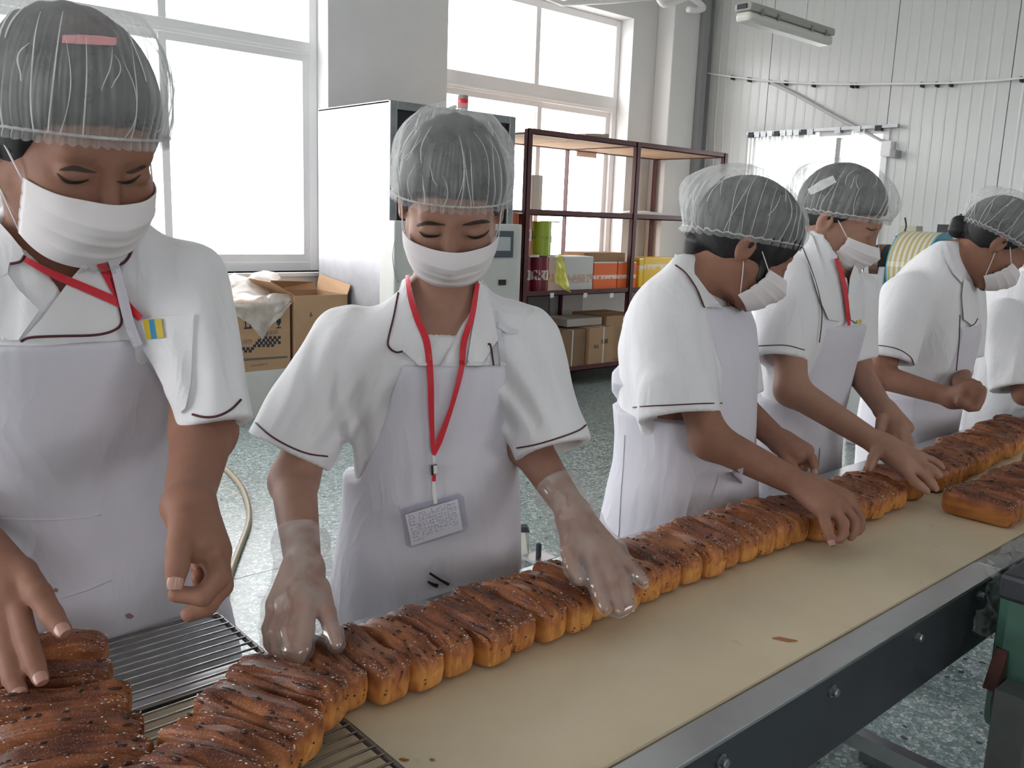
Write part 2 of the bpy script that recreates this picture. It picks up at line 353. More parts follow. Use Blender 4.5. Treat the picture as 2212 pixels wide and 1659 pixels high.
# ---- white pipes under the roof at the corner
pp = empty('roof_pipe', on_y(1440, 0, 5.9), 'white pipes with an elbow under the roof above the corner column', 'pipe')
A = [on_y(x, y, 5.9) for x, y in ((1165, -12), (1215, 8), (1330, 2), (1420, -6))]
MB().tube(A, .022, 10).build('pipe', PVC, pp, smooth=True)
B_ = [on_y(x, y, 5.9) for x, y in ((1420, -8), (1436, 10), (1475, -2), (1492, -6), (1520, 16), (1505, 22), (1486, 20))]
MB().tube(bez(B_, 4), .030, 10).build('pipe_elbow', PVC, pp, smooth=True)
# ---- batten lamp hung on wires
YL = 3.0; a = on_y(1603, 30, YL); c = on_y(1787, 75, YL); zl = (a[2]+c[2])/2
bl = empty('batten_lamp', ((a[0]+c[0])/2, YL, zl), 'sealed fluorescent batten lamp hanging on thin wires, unlit', 'lamp')
MB().box((a[0], YL-.055, zl+.0), (c[0], YL+.055, zl+.045), ch=.012).build('lamp_body', mat('lamp_grey', (.42, .41, .38), .5), bl)
MB().box((a[0]+.005, YL-.05, zl-.055), (c[0]-.005, YL+.05, zl+.0), ch=.02).build('lamp_diffuser', mat('lamp_diffuser', (.72, .71, .66), .3), bl)
MB().box((a[0]-.008, YL-.03, zl+.01), (a[0]+.0, YL+.03, zl+.035)).build('end_cap', DARKMETAL, bl)
for t in (.12, .30, .70, .88): MB().box((a[0]+(c[0]-a[0])*t-.012, YL-.060, zl-.012), (a[0]+(c[0]-a[0])*t+.012, YL-.052, zl+.02)).build('latch', STEEL_D, bl)
for t in (.2, .72):
    x = a[0]+(c[0]-a[0])*t; MB().tube([(x, YL, zl+.045), (x-.01, YL, ZC)], .003, 6).build('hanging_wire', STEEL_D, bl)
# ================================================================ CONVEYOR TABLE
def belt_mat():
    m = mat('cream_belt', (0.70, 0.59, 0.415), 0.42, 0, var=0.1, vs=5, bump=0.02, bs=300, col2=(0.63, 0.52, 0.36))
    nt = m.node_tree; N = nt.nodes; L = nt.links; p = N['Principled BSDF']; src = p.inputs['Base Color'].links[0].from_socket
    tc = N.new('ShaderNodeTexCoord'); n = N.new('ShaderNodeTexNoise'); n.inputs['Scale'].default_value = 22; n.inputs['Detail'].default_value = 3; L.new(tc.outputs['Object'], n.inputs['Vector'])
    r = N.new('ShaderNodeMapRange'); r.inputs[1].default_value = 0.70; r.inputs[2].default_value = 0.78; r.inputs[4].default_value = 0.25; L.new(n.outputs[0], r.inputs[0])
    mx = N.new('ShaderNodeMixRGB'); mx.inputs[2].default_value = (0.33, 0.20, 0.10, 1); L.new(r.outputs[0], mx.inputs[0]); L.new(src, mx.inputs[1]); L.new(mx.outputs[0], p.inputs['Base Color'])
    return m
BELT = belt_mat()
CX0, CX1 = 0.10, 5.2
conv = empty('conveyor', (2.2, 0.8, 0), 'long steel conveyor table with a cream belt carrying the loaves', 'conveyor')
MB().box((CX0+.02, 0.582, TZ-.012), (CX1, 1.005, TZ), ch=.004).build('belt', BELT, conv)
MB().box((CX0, 0.585, TZ-.10), (CX1, 1.00, TZ-.013)).build('belt_bed', DARKMETAL, conv)
# near side: flat rail top in two lengths, dark side panel, bolts
xj = on_z(2128, 1222, TZ)[0]
MB().box((CX0, 0.531, TZ-.004), (xj-.003, 0.577, TZ+.003), ch=.0015).build('rail_top', STEEL, conv)
MB().box((xj+.003, 0.531, TZ-.004), (CX1, 0.577, TZ+.002), ch=.0015).build('rail_top', STEEL_D, conv)
MB().box((CX0, 0.533, TZ-.128), (CX1, 0.545, TZ-.004)).build('side_panel', SIDEPANEL, conv)
for x, y in ((1557, 1643), (1797, 1492), (1980, 1375), (2115, 1285)):
    q = on_y(x, y, 0.532)
    bo = MB().lathe([(.0095, 0), (.0095, -.003), (.0065, -.003), (.0065, -.009), (.005, -.011)], 8, (q[0], .533, q[2]), axis=1).build('bolt', STEEL_D, conv)
# far side: raised rail
MB().box((CX0, 1.012, TZ-.10), (CX1, 1.020, TZ+.001)).build('back_rail_inner', STEEL_D, conv)
MB().box((CX0, 1.020, TZ-.004), (CX1, 1.062, TZ+.001), ch=.001).build('back_rail_top', STEEL, conv)
MB().box((CX0, 1.054, TZ-.12), (CX1, 1.062, TZ-.004)).build('back_panel', STEEL_D, conv)
for x in (0.35, 2.0, 3.6, 5.0):
    for y in (.56, 1.03): MB().box((x-.025, y-.025, 0), (x+.025, y+.025, TZ-.10)).build('leg', STEEL_D, conv)
    MB().box((x-.018, .585, .18), (x+.018, 1.005, .22)).build('crossbar', STEEL_D, conv)
# foot bar seen on the floor by the table
q0 = on_z(1855, 1590, .05); q1 = on_z(2060, 1690, .05)
fb = MB(); dx = q1-q0; fb.hexa([q0+[-.03, -.02, -.05], q1+[-.03, -.02, -.05], q1+[.03, .02, -.05], q0+[.03, .02, -.05], q0+[-.03, -.02, .0], q1+[-.03, -.02, .0], q1+[.03, .02, .0], q0+[.03, .02, .0]])
fb.build('foot_bar', STEEL_D, label='grey steel bar lying on the terrazzo under the table', cat='bar')

# ---- wire cooling rack lying across the table end
RX, RY0, RY1, RZ = 0.492, 0.46, 1.185, TZ+.014
rk = empty('cooling_rack', (RX-.3, .8, TZ), 'wire cooling rack laid across the end of the table', 'rack')
fr = bez([(RX-.02, RY1, RZ), (RX-.006, RY1-.004, RZ), (RX, RY1-.02, RZ)], 4)
path = [np.array(p) for p in [(RX-.75, RY1, RZ)]] + fr + [np.array(p) for p in bez([(RX, RY0+.02, RZ), (RX-.006, RY0+.004, RZ), (RX-.02, RY0, RZ)], 4)] + [np.array((RX-.75, RY0, RZ))]
MB().tube(path, .0042, 8, closed=True).build('rack_frame', mat('rack_frame', (.22, .21, .21), .35, 1.0, var=.4, vs=40), rk, smooth=True)
ys = np.arange(RY1-.012, RY0, -.0182)
wm = MB().tube([(0, 0, 0), (-.745, 0, 0)], .0017, 6).mesh('rack_wire', True); setmat(wm, CHROME)
for y in ys:
    o = bpy.data.objects.new('rack_wire', wm); link(o, rk); o.location = (RX-(RX-.3), y-.8, RZ+.0035-TZ)
for x in (RX-.37,):
    MB().tube([(x, RY1, RZ), (x, RY0, RZ)], .003, 6).build('cross_wire', CHROME, rk, smooth=True)

# ================================================================ LOAVES
def crust_mat():
    m = bpy.data.materials.new('milk_bread_crust'); m.use_nodes = True; nt = m.node_tree; N = nt.nodes; L = nt.links; p = N['Principled BSDF']
    tc = N.new('ShaderNodeTexCoord'); oi = N.new('ShaderNodeObjectInfo')
    sp = N.new('ShaderNodeSeparateXYZ'); L.new(tc.outputs['Object'], sp.inputs[0])
    of = N.new('ShaderNodeVectorMath'); of.operation = 'ADD'; L.new(tc.outputs['Object'], of.inputs[0])
    sc = N.new('ShaderNodeVectorMath'); sc.operation = 'SCALE'; sc.inputs[3].default_value = 7; sc.inputs[0].default_value = (1, 1.7, .6)
    rv = N.new('ShaderNodeCombineXYZ'); L.new(oi.outputs['Random'], rv.inputs[0]); L.new(oi.outputs['Random'], rv.inputs[1]); L.new(rv.outputs[0], sc.inputs[0]); L.new(sc.outputs[0], of.inputs[1])
    mp = N.new('ShaderNodeMapping'); mp.inputs['Scale'].default_value = (150, 9, 60); L.new(of.outputs[0], mp.inputs[0])
    n1 = N.new('ShaderNodeTexNoise'); n1.inputs['Scale'].default_value = 1.0; n1.inputs['Detail'].default_value = 6; L.new(mp.outputs[0], n1.inputs['Vector'])
    n2 = N.new('ShaderNodeTexNoise'); n2.inputs['Scale'].default_value = 26; n2.inputs['Detail'].default_value = 4; L.new(of.outputs[0], n2.inputs['Vector'])
    # bake colour: height above the tin + patchiness
    a = N.new('ShaderNodeMapRange'); a.inputs[1].default_value = .026; a.inputs[2].default_value = .054; a.inputs[3].default_value = -.06; a.inputs[4].default_value = .25; L.new(sp.outputs[2], a.inputs[0])
    s1 = N.new('ShaderNodeMath'); s1.operation = 'MULTIPLY_ADD'; s1.inputs[1].default_value = .54; L.new(n1.outputs[0], s1.inputs[0]); L.new(a.outputs[0], s1.inputs[2])
    s2 = N.new('ShaderNodeMath'); s2.operation = 'MULTIPLY_ADD'; s2.inputs[1].default_value = .42; L.new(n2.outputs[0], s2.inputs[0]); L.new(s1.outputs[0], s2.inputs[2])
    s3 = N.new('ShaderNodeMath'); s3.operation = 'MULTIPLY_ADD'; s3.inputs[1].default_value = .10; L.new(oi.outputs['Random'], s3.inputs[0]); L.new(s2.outputs[0], s3.inputs[2])
    r = N.new('ShaderNodeValToRGB'); e = r.color_ramp.elements; e[0].position = .34; e[0].color = (.66, .31, .085, 1); e[1].position = .98; e[1].color = (.050, .014, .010, 1)
    e.new(.48).color = (.54, .225, .060, 1); e.new(.62).color = (.39, .135, .042, 1); e.new(.80).color = (.19, .056, .024, 1); L.new(s3.outputs[0], r.inputs[0])
    # sugar frost on the top
    v = N.new('ShaderNodeTexNoise'); v.inputs['Scale'].default_value = 620; v.inputs['Detail'].default_value = 1; L.new(of.outputs[0], v.inputs['Vector'])
    vr = N.new('ShaderNodeMapRange'); vr.inputs[1].default_value = .60; vr.inputs[2].default_value = .68; L.new(v.outputs[0], vr.inputs[0])
    tp = N.new('ShaderNodeMapRange'); tp.inputs[1].default_value = .042; tp.inputs[2].default_value = .050; L.new(sp.outputs[2], tp.inputs[0])
    mu = N.new('ShaderNodeMath'); mu.operation = 'MULTIPLY'; L.new(vr.outputs[0], mu.inputs[0]); L.new(tp.outputs[0], mu.inputs[1])
    mu2 = N.new('ShaderNodeMath'); mu2.operation = 'MULTIPLY'; mu2.inputs[1].default_value = .34; L.new(mu.outputs[0], mu2.inputs[0])
    mx = N.new('ShaderNodeMixRGB'); mx.inputs[2].default_value = (.70, .46, .32, 1); L.new(mu2.outputs[0], mx.inputs[0]); L.new(r.outputs[0], mx.inputs[1])
    L.new(mx.outputs[0], p.inputs['Base Color']); p.inputs['Roughness'].default_value = .50; p.inputs['Specular IOR Level'].default_value = .35; p.inputs['Coat Weight'].default_value = .07; p.inputs['Coat Roughness'].default_value = .3
    bp = N.new('ShaderNodeBump'); bp.inputs['Strength'].default_value = .8; bp.inputs['Distance'].default_value = .002; L.new(n1.outputs[0], bp.inputs['Height']); L.new(bp.outputs[0], p.inputs['Normal'])
    return m
CRUST = crust_mat()
CHOC = mat('chocolate', (.034, .014, .010), .4)
SUGAR = mat('sugar', (.85, .80, .76), .15)
LL, LW, LH = .148, .0550, .055
def loaf_variant(seed):
    rnd = random.Random(seed); NU, NV = 40, 72
    gro = sorted(rnd.uniform(-.8, .8) for _ in range(rnd.choice((4, 5, 6)))); dep = [rnd.uniform(.0032, .0082) for _ in gro]; bend = [rnd.uniform(-.20, .20) for _ in gro]; ph = [rnd.uniform(0, 6) for _ in range(8)]
    def spow(a, e): return math.copysign(abs(a)**e, a)
    v = []; f = []
    for i in range(NU+1):
        s = -math.pi/2+math.pi*i/NU; cs, sn = spow(math.cos(s), .30), spow(math.sin(s), .42)
        for j in range(NV):
            t = 2*math.pi*j/NV; x = LW/2*cs*spow(math.cos(t), .42); z = LH/2*cs*spow(math.sin(t), .50); y = LL/2*sn
            un = x/(LW/2); yn = y/(LL/2); top = max(0, z/(LH/2))
            taper = 1-.055*(1-top if z < 0 else 0); x *= taper; y *= 1-.03*(0 if z > 0 else -z/(LH/2))
            dome = .0055*(1-un*un)*(1-yn**4)*top + .0030*math.sin(3.1*yn+ph[0])*top + .0020*math.sin(5*un+ph[1]+2*yn)*top
            z += dome; x += (.0016*math.sin(4.1*yn+ph[2])+.0010*math.sin(9*yn+ph[3]))*(.4+.6*top)
            g = 0
            for k, c0 in enumerate(gro):
                dd = un-(c0+bend[k]*yn+.05*math.sin(3*yn+ph[4])); g += dep[k]*math.exp(-(dd/.075)**2)*(.35+.65*abs(math.sin(2.2*yn+ph[(k+2) % 8])))
            fine = .0010*math.sin(27*un+3*math.sin(2*yn+ph[5]))+.0006*math.sin(51*un+4*math.sin(3*yn+ph[6]))
            if top > .15: z -= (g-fine)*min(1, (top-.15)/.4)
            if abs(yn) > .93: y -= math.copysign(g*.55, y)*min(1, (abs(yn)-.93)/.05)
            v.append((x, y, z+LH/2))
    for i in range(NU):
        for j in range(NV): f.append((i*NV+j, i*NV+(j+1) % NV, (i+1)*NV+(j+1) % NV, (i+1)*NV+j))
    b_ = MB().add(v, f); crumb = b_.mesh('crumb', True); setmat(crumb, CRUST)
    # surface lookup for chips and sugar: top height at (x, y)
    V = np.array(v)
    def top_at(x, y):
        d = (V[:, 0]-x)**2+(V[:, 1]-y)**2; d[V[:, 2] < LH*.6] = 9; return V[np.argmin(d)]
    cb = MB()
    def chip(c, s, elong):
        bm = bmesh.new(); bmesh.ops.create_icosphere(bm, subdivisions=1, radius=1)
        for q in bm.verts: q.co = Vector((c[0]+q.co.x*s*rnd.uniform(.75, 1.2), c[1]+q.co.y*s*elong*rnd.uniform(.8, 1.2), c[2]+q.co.z*s*.62*rnd.uniform(.8, 1.2)))
        bm.verts.index_update(); cb.add([q.co[:] for q in bm.verts], [[q.index for q in g_.verts] for g_ in bm.faces]); bm.free()
    for k, c0 in enumerate(gro):
        for _ in range(rnd.choice((2, 3, 4, 5))):
            yn = rnd.uniform(-.9, .9); p_ = top_at((c0+bend[k]*yn)*LW/2*.97, yn*LL/2); chip((p_[0], p_[1], p_[2]-.0007), rnd.uniform(.0016, .0032), rnd.uniform(1.3, 3.4))
    for k, c0 in enumerate(gro):               # runs of melted chocolate along a seam
        if rnd.random() < .55:
            y0_ = rnd.uniform(-.8, .3); 
            for q in range(rnd.choice((4, 6, 8))):
                yn = y0_+q*.058; p_ = top_at((c0+bend[k]*yn)*LW/2*.97, yn*LL/2); chip((p_[0]+rnd.uniform(-.0006, .0006), p_[1], p_[2]-.0009), rnd.uniform(.0010, .0020), rnd.uniform(2.0, 3.4))
    for _ in range(rnd.choice((3, 4, 5))):
        yn = rnd.uniform(-.85, .85); p_ = top_at(rnd.uniform(-.8, .8)*LW/2, yn*LL/2); chip(p_, rnd.uniform(.0014, .0026), rnd.uniform(1, 1.8))
    for sgn in (-1, 1):                        # streaks of chocolate on the cut ends
        for _ in range(rnd.choice((1, 2, 2, 3))):
            x = rnd.choice(gro)*LW/2*.9; z0 = rnd.uniform(.012, .046)
            for q in range(rnd.choice((1, 2, 4))):
                zz_ = z0-q*.0045; dd_ = (V[:, 0]-x)**2+(V[:, 2]-zz_)**2; dd_[V[:, 1]*sgn < LL*.42] = 9; e_ = V[np.argmin(dd_)]; chip((e_[0], e_[1], e_[2]), rnd.uniform(.0014, .0024), .5)
    chips = cb.mesh('chocolate_chips', True); setmat(chips, CHOC)
    sb = MB()
    for _ in range(420):
        p_ = V[rnd.randrange(len(V))]
        if p_[2] < LH*.80 or abs(p_[1]) > LL*.49: continue
        s = rnd.uniform(.00022, .00052); q = [(p_[0]+rnd.uniform(-.0015, .0015)+dx*s, p_[1]+rnd.uniform(-.002, .002)+dy*s, p_[2]+dz*s) for dx, dy, dz in ((1, 0, 0), (-1, .3, 0), (0, -1, .2), (.2, 1, .1), (0, 0, 1.3), (0, .1, -1))]
        sb.add(q, [(0, 3, 4), (3, 1, 4), (1, 2, 4), (2, 0, 4), (3, 0, 5), (1, 3, 5), (2, 1, 5), (0, 2, 5)])
    sug = sb.mesh('sugar_grains'); setmat(sug, SUGAR)
    return crumb, chips, sug
LVAR = [loaf_variant(s) for s in range(3, 12)]
NLOAF = 0
def loaf(x, y, z, ang, label, group, tilt=0.0, sc=(1, 1, 1), roll=0.0):
    """long axis along -Y turned by ang degrees (front end towards -X when negative)"""
    global NLOAF; va = LVAR[NLOAF % len(LVAR)]; flip = 180 if (NLOAF*7) % 3 == 0 else 0; NLOAF += 1
    o = bpy.data.objects.new('bread_loaf', va[0]); link(o, None, label, 'bread', group)
    o.location = (x, y, z); o.rotation_euler = (math.radians(tilt), math.radians(roll), math.radians(ang+flip)); o.scale = sc
    for nm, me in (('chocolate_chips', va[1]), ('sugar_grains', va[2])):
        c = bpy.data.objects.new(nm, me); link(c, o, kind='stuff')
    return o
ORD = ['first', 'second', 'third', 'fourth', 'fifth', 'sixth', 'seventh', 'eighth', 'ninth', 'tenth', 'eleventh', 'twelfth', 'thirteenth', 'fourteenth', 'fifteenth', 'sixteenth', 'seventeenth', 'eighteenth', 'nineteenth', 'twentieth', 'twenty-first', 'twenty-second', 'twenty-third', 'twenty-fourth', 'twenty-fifth', 'twenty-sixth', 'twenty-seventh', 'twenty-eighth', 'twenty-ninth', 'thirtieth']
rl = random.Random(2)
# long row on the belt: front ends lie on the line Y = 0.825
GA = 'loaves in the long row on the belt'
xs = [.519, .571, .624, .679, .736, .790, .843, .896, .950, 1.004, 1.058, 1.112, 1.172, 1.228, 1.282, 1.335, 1.390, 1.445, 1.500, 1.553, 1.606, 1.660, 1.713, 1.767, 1.820, 1.872]
for i, x in enumerate(xs):
    a = np.interp(x, [.5, .7, .9, 1.1, 1.4, 1.87], [1, 3, 1, -8, -9, -13]); A_ = math.radians(a)
    yf = .826 + (.012 if i == 0 else 0) + rl.uniform(-.006, .006) - (.022 if x > 1.5 else 0)
    # front end at (x, yf): centre is half a loaf behind it
    cx, cy = x-math.sin(A_)*LL/2, yf+math.cos(A_)*LL/2
    sc = (1.0+rl.uniform(-.03, .02), 1+rl.uniform(-.03, .03), 1+rl.uniform(-.04, .05))
    loaf(cx, cy, TZ, a+rl.uniform(-1.5, 1.5), 'sugared brown loaf with chocolate chips, %s on the belt counting from the wire rack' % ORD[i], GA, sc=sc)
# the loaf lying askew under the second profile worker's hand, and the row beyond it
fq = on_z(1985, 1082, TZ); A_ = math.radians(-38)
loaf(1.998, .882, TZ, -15, 'sugared brown loaf lying askew in the gap of the belt row', GA)
far = []
x = 2.092
for i in range(14):
    a = -18+rl.uniform(-3, 3); A_ = math.radians(a); yf = .800+.004*i+rl.uniform(-.006, .006)
    loaf(x-math.sin(A_)*LL/2, yf+math.cos(A_)*LL/2, TZ, a, 'sugared brown loaf, %s beyond the askew loaf on the belt' % ORD[i], 'loaves in the far row on the belt', sc=(1, 1+rl.uniform(-.03, .03), 1+rl.uniform(-.04, .05)))
    x += .0595+rl.uniform(-.002, .003)
# group at the near edge of the belt, right of the photograph
x = 1.966
for i in range(7):
    loaf(x-.0, .676-.0*i+rl.uniform(-.004, .004), TZ, 2+rl.uniform(-3, 2), 'dark brown loaf near the front edge of the belt, %s from the left' % ORD[i], 'loaves at the near edge of the belt', sc=(1, 1.0, 1.02))
    x += .0605
loaf(2.50, .70, TZ, -14, 'dark brown loaf at the right edge behind the near-edge group', 'loaves at the near edge of the belt')
# four loaves on the rack in front of the row
GR = 'loaves on the wire rack'
for i, (a, c, an) in enumerate((((500, 1432), (742, 1500), 24), ((430, 1492), (692, 1572), 25), ((352, 1560), (634, 1640), 26), ((310, 1622), (590, 1712), 27))):
    A1, B1 = on_z(*a, RZ+.052), on_z(*c, RZ+.052); m_ = (A1+B1)/2
    loaf(m_[0], m_[1], RZ+.005, an, 'glossy dark loaf on the wire rack, %s below the gloved hand' % ORD[i], GR, sc=(1.03, 1.0, 1.0))
# stack of loaves side by side at the left end of the rack
GL = 'loaves side by side at the left end of the rack'
for i, (c, an) in enumerate((((224, 1392), 62), ((232, 1452), 63), ((272, 1508), 64), ((300, 1566), 65), ((322, 1622), 66), ((335, 1690), 67))):
    E1 = on_z(*c, RZ+.048); A_ = math.radians(an)
    loaf(E1[0]-math.sin(A_)*LL*.48, E1[1]+math.cos(A_)*LL*.48, RZ+.005, an, 'brown loaf at the left end of the rack, %s from the back' % ORD[i], GL, sc=(1.0, 1.02, 1.0))
# crumbs of crust on the belt
CRUMB = mat('crust_flake', (.36, .15, .06), .7)
for i, (a, c, lb) in enumerate((((1668, 1380), (1722, 1386), 'long flat flake of crust lying on the belt'), ((862, 1642), (884, 1644), 'small flake of crust near the bottom of the belt'), ((928, 1643), (940, 1644), 'tiny flake of crust beside another on the belt'))):
    A1, B1 = on_z(*a, TZ), on_z(*c, TZ); d_ = (B1-A1); n_ = np.array([-d_[1], d_[0], 0])*.16
    mb = MB(); P_ = [A1, A1+d_*.3+n_, B1, A1+d_*.6-n_]; mb.hexa([p_+[0, 0, .0004] for p_ in P_]+[p_+[0, 0, .0022] for p_ in P_]); mb.build('crust_flake', CRUMB, label=lb, cat='crumb', group='crust flakes on the belt')
# ================================================================ THINGS ALONG THE WINDOW WALL
def text_mesh(s, size, extrude=0.0004):
    cu = bpy.data.curves.new('lettering', 'FONT'); cu.body = s; cu.size = size; cu.extrude = extrude; cu.align_x = 'CENTER'; cu.align_y = 'CENTER'; cu.resolution_u = 2
    o = bpy.data.objects.new('lettering_tmp', cu); COL.objects.link(o); dg = bpy.context.evaluated_depsgraph_get(); dg.update()
    me = bpy.data.meshes.new_from_object(o.evaluated_get(dg)); bpy.data.objects.remove(o); bpy.data.curves.remove(cu); return me
def lettering(s, size, c, xdir, ydir, m, parent, name='lettering'):
    """flat print on a face: c centre, xdir along the line, ydir up"""
    me = text_mesh(s, size); X = np.array(xdir, float); X /= np.linalg.norm(X); Y = np.array(ydir, float); Y -= X*(X@Y); Y /= np.linalg.norm(Y); Z = np.cross(X, Y); c = np.array(c, float)
    n = len(me.vertices); co = np.empty(n*3); me.vertices.foreach_get('co', co); co = co.reshape(-1, 3)
    me.vertices.foreach_set('co', (c+co[:, :1]*X+co[:, 1:2]*Y+co[:, 2:]*Z).ravel()); return obj(name, me, m, parent)
# ---- stainless cabinet with dark opening, control box and red beacon
X0, X1, Y0, Y1, ZT = 3.485, 4.625, 5.22, 6.20, 2.20
cbn = empty('steel_cabinet', ((X0+X1)/2, 5.7, 0), 'tall stainless steel cabinet with a dark recessed front beside the window', 'cabinet')
MB().box((X0, Y0+.02, .06), (X0+.012, Y1, ZT), ch=.003).build('side_sheet', STEEL_CAB, cbn)
MB().box((X1-.012, Y0+.02, .06), (X1, Y1, ZT)).build('side_sheet', STEEL_CAB, cbn)
MB().box((X0, Y0+.02, ZT-.012), (X1, Y1, ZT+.004)).build('top_sheet', STEEL_CAB, cbn)
MB().box((X0+.012, Y1-.02, .06), (X1-.012, Y1, ZT-.012)).build('back_sheet', DARKMETAL, cbn)
MB().box((X0, Y0, .06), (X0+.058, Y0+.03, ZT), ch=.004).build('door_post', STEEL_D, cbn)
MB().box((X1-.058, Y0, .06), (X1, Y0+.03, ZT), ch=.004).build('door_post', STEEL_D, cbn)
MB().box((X0+.058, Y0, ZT-.055), (X1-.058, Y0+.03, ZT), ch=.004).build('door_head', STEEL_D, cbn)
MB().box((X0+.058, Y0+.035, .30), (X1-.058, Y0+.06, ZT-.055)).build('dark_panel', mat('cabinet_interior', (.014, .014, .020), .3), cbn)
MB().box((X0+.058, Y0, .06), (X1-.058, Y0+.03, .30)).build('kick_plate', STEEL_D, cbn)
for x in (X0+.08, X1-.08):
    for y in (Y0+.1, Y1-.1): MB().lathe([(.025, 0), (.025, .02), (.018, .02), (.018, .06)], 10, (x, y, 0)).build('foot', DARKMETAL, cbn)
p = on_y(1000, 238, 5.5)
bc = empty('warning_beacon', (p[0], 5.5, ZT), 'red warning beacon with a grey cap on top of the steel cabinet', 'beacon')
MB().lathe([(.05, ZT+.004), (.05, ZT+.03), (.038, ZT+.035), (.038, ZT+.05)], 18, (p[0], 5.5, 0)).build('beacon_base', STEEL_D, bc, smooth=False)
MB().lathe([(.037, ZT+.05), (.040, ZT+.055), (.040, ZT+.115), (.037, ZT+.12)], 20, (p[0], 5.5, 0)).build('beacon_lens', mat('beacon_red', (.90, .03, .04), .2), bc)
MB().lathe([(.040, ZT+.12), (.041, ZT+.14), (.036, ZT+.146)], 20, (p[0], 5.5, 0)).build('beacon_cap', mat('beacon_grey', (.33, .31, .28), .5), bc)
q = [on_y(x, y, 5.35) for x, y in ((985, 230), (960, 240), (935, 250), (905, 268))]
MB().tube(bez(q, 4), [.012+.004*math.sin(i) for i in range(13)], 8).build('cable_sleeve', mat('sleeve_cream', (.75, .72, .66), .6), bc, smooth=True)
# control box standing in front of the cabinet
A1, A2 = on_y(838, 478, 5.10), on_y(1113, 488, 5.10)
ctl = empty('control_box', ((A1[0]+A2[0])/2, 5.14, 0), 'light grey control box with a small screen in front of the steel cabinet', 'control box')
zt = (A1[2]+A2[2])/2+.01
GREYBOX = mat('control_enamel', (.62, .63, .60), .4, var=.06)
MB().box((A1[0], 5.02, .08), (A2[0], 5.20, zt), ch=.008).build('box_body', GREYBOX, ctl)
MB().box((A1[0]+.05, 5.05, 0), (A1[0]+.10, 5.17, .08)).build('foot', DARKMETAL, ctl); MB().box((A2[0]-.10, 5.05, 0), (A2[0]-.05, 5.17, .08)).build('foot', DARKMETAL, ctl)
s0, s1 = on_y(1062, 498, 5.02), on_y(1108, 556, 5.02)
MB().box((s0[0]-.06, 5.005, s1[2]), (s1[0]-.01, 5.02, s0[2]), ch=.004).build('screen_bezel', mat('bezel_slate', (.07, .09, .11), .5), ctl)
MB().box((s0[0]-.03, 5.001, s1[2]+.05), (s1[0]-.045, 5.006, s0[2]-.045)).build('screen', mat('dead_screen', (.45, .50, .52), .3), ctl)
s2 = on_y(1083, 610, 5.02); MB().box((s2[0]-.03, 5.0, s2[2]-.02), (s2[0]+.03, 5.02, s2[2]+.02)).build('socket', BLACK, ctl)
w0 = [on_y(x, y, 5.015) for x, y in ((852, 520), (848, 550), (852, 585), (862, 610))]; MB().tube(bez(w0, 4), .003, 6).build('thin_cord', STEEL_D, ctl)

# ---- maroon angle-iron shelving
YS0, YS1 = 5.30, 6.20; SX = [4.855, 6.165, 7.475]
zb = [.145, .815, 1.475, 2.10]
shf = empty('storage_shelf', (6.1, 5.75, 0), 'maroon angle-iron shelving with raw board shelves under the right window', 'shelf')
for x in SX:
    for y, s in ((YS0, 1), (YS1, -1)):
        MB().box((x-.025, y, 0), (x+.025, y+s*.006, 2.14)).box((x-.025, y, 0), (x-.019, y+s*.045, 2.14)).build('upright', MAROON, shf)
for zi, z in enumerate(zb):
    for y, s in ((YS0, 1), (YS1, -1)):
        MB().box((SX[0]-.02, y+s*.006, z), (SX[2]+.02, y+s*.012, z+.045)).box((SX[0], y+s*.006, z), (SX[2], y+s*.05, z+.006)).build('shelf_rail', MAROON, shf)
    for k in range(2):
        for h in range(2):
            a = SX[k]+.03+(SX[k+1]-SX[k])/2*h; c = a+(SX[k+1]-SX[k])/2-.03
            MB().box((a, YS0+.014, z+.008), (c, YS1-.014, z+.024)).build('shelf_board', PLY, shf)
    for x in SX: MB().box((x-.02, YS0+.01, z+.0), (x+.02, YS1-.01, z+.007)).build('cross_brace', MAROON, shf)
for x in (1193, 1265, 1322):
    p = on_y(x, 638, YS0); MB().box((p[0]-.022, YS0+.002, p[2]-.02), (p[0]+.022, YS0+.006, p[2]+.02)).build('price_tag', WHITE_PAINT, shf)
# ---- tins, tubs and cartons on the shelves
def band_mat(name, base, patch, rough=.35, z0=.35, z1=.62, top=None):
    m = bpy.data.materials.new(name); m.use_nodes = True; nt = m.node_tree; N = nt.nodes; L = nt.links; p = N['Principled BSDF']; p.inputs['Roughness'].default_value = rough
    tc = N.new('ShaderNodeTexCoord'); sp = N.new('ShaderNodeSeparateXYZ'); L.new(tc.outputs['Generated'], sp.inputs[0])
    r = N.new('ShaderNodeValToRGB'); r.color_ramp.interpolation = 'CONSTANT'; e = r.color_ramp.elements
    e[0].color = (*base, 1); e[1].position = z1; e[1].color = (*base, 1); e.new(z0).color = (*patch, 1)
    if top: e.new(.96).color = (*top, 1)
    L.new(sp.outputs[2], r.inputs[0]); n = N.new('ShaderNodeTexNoise'); n.inputs['Scale'].default_value = 7; L.new(tc.outputs['Generated'], n.inputs['Vector'])
    k = N.new('ShaderNodeMapRange'); k.inputs[1].default_value = .42; k.inputs[2].default_value = .5; L.new(n.outputs[0], k.inputs[0])
    mx = N.new('ShaderNodeMixRGB'); mx.inputs[1].default_value = (*base, 1); L.new(k.outputs[0], mx.inputs[0]); L.new(r.outputs[0], mx.inputs[2]); L.new(mx.outputs[0], p.inputs['Base Color']); return m
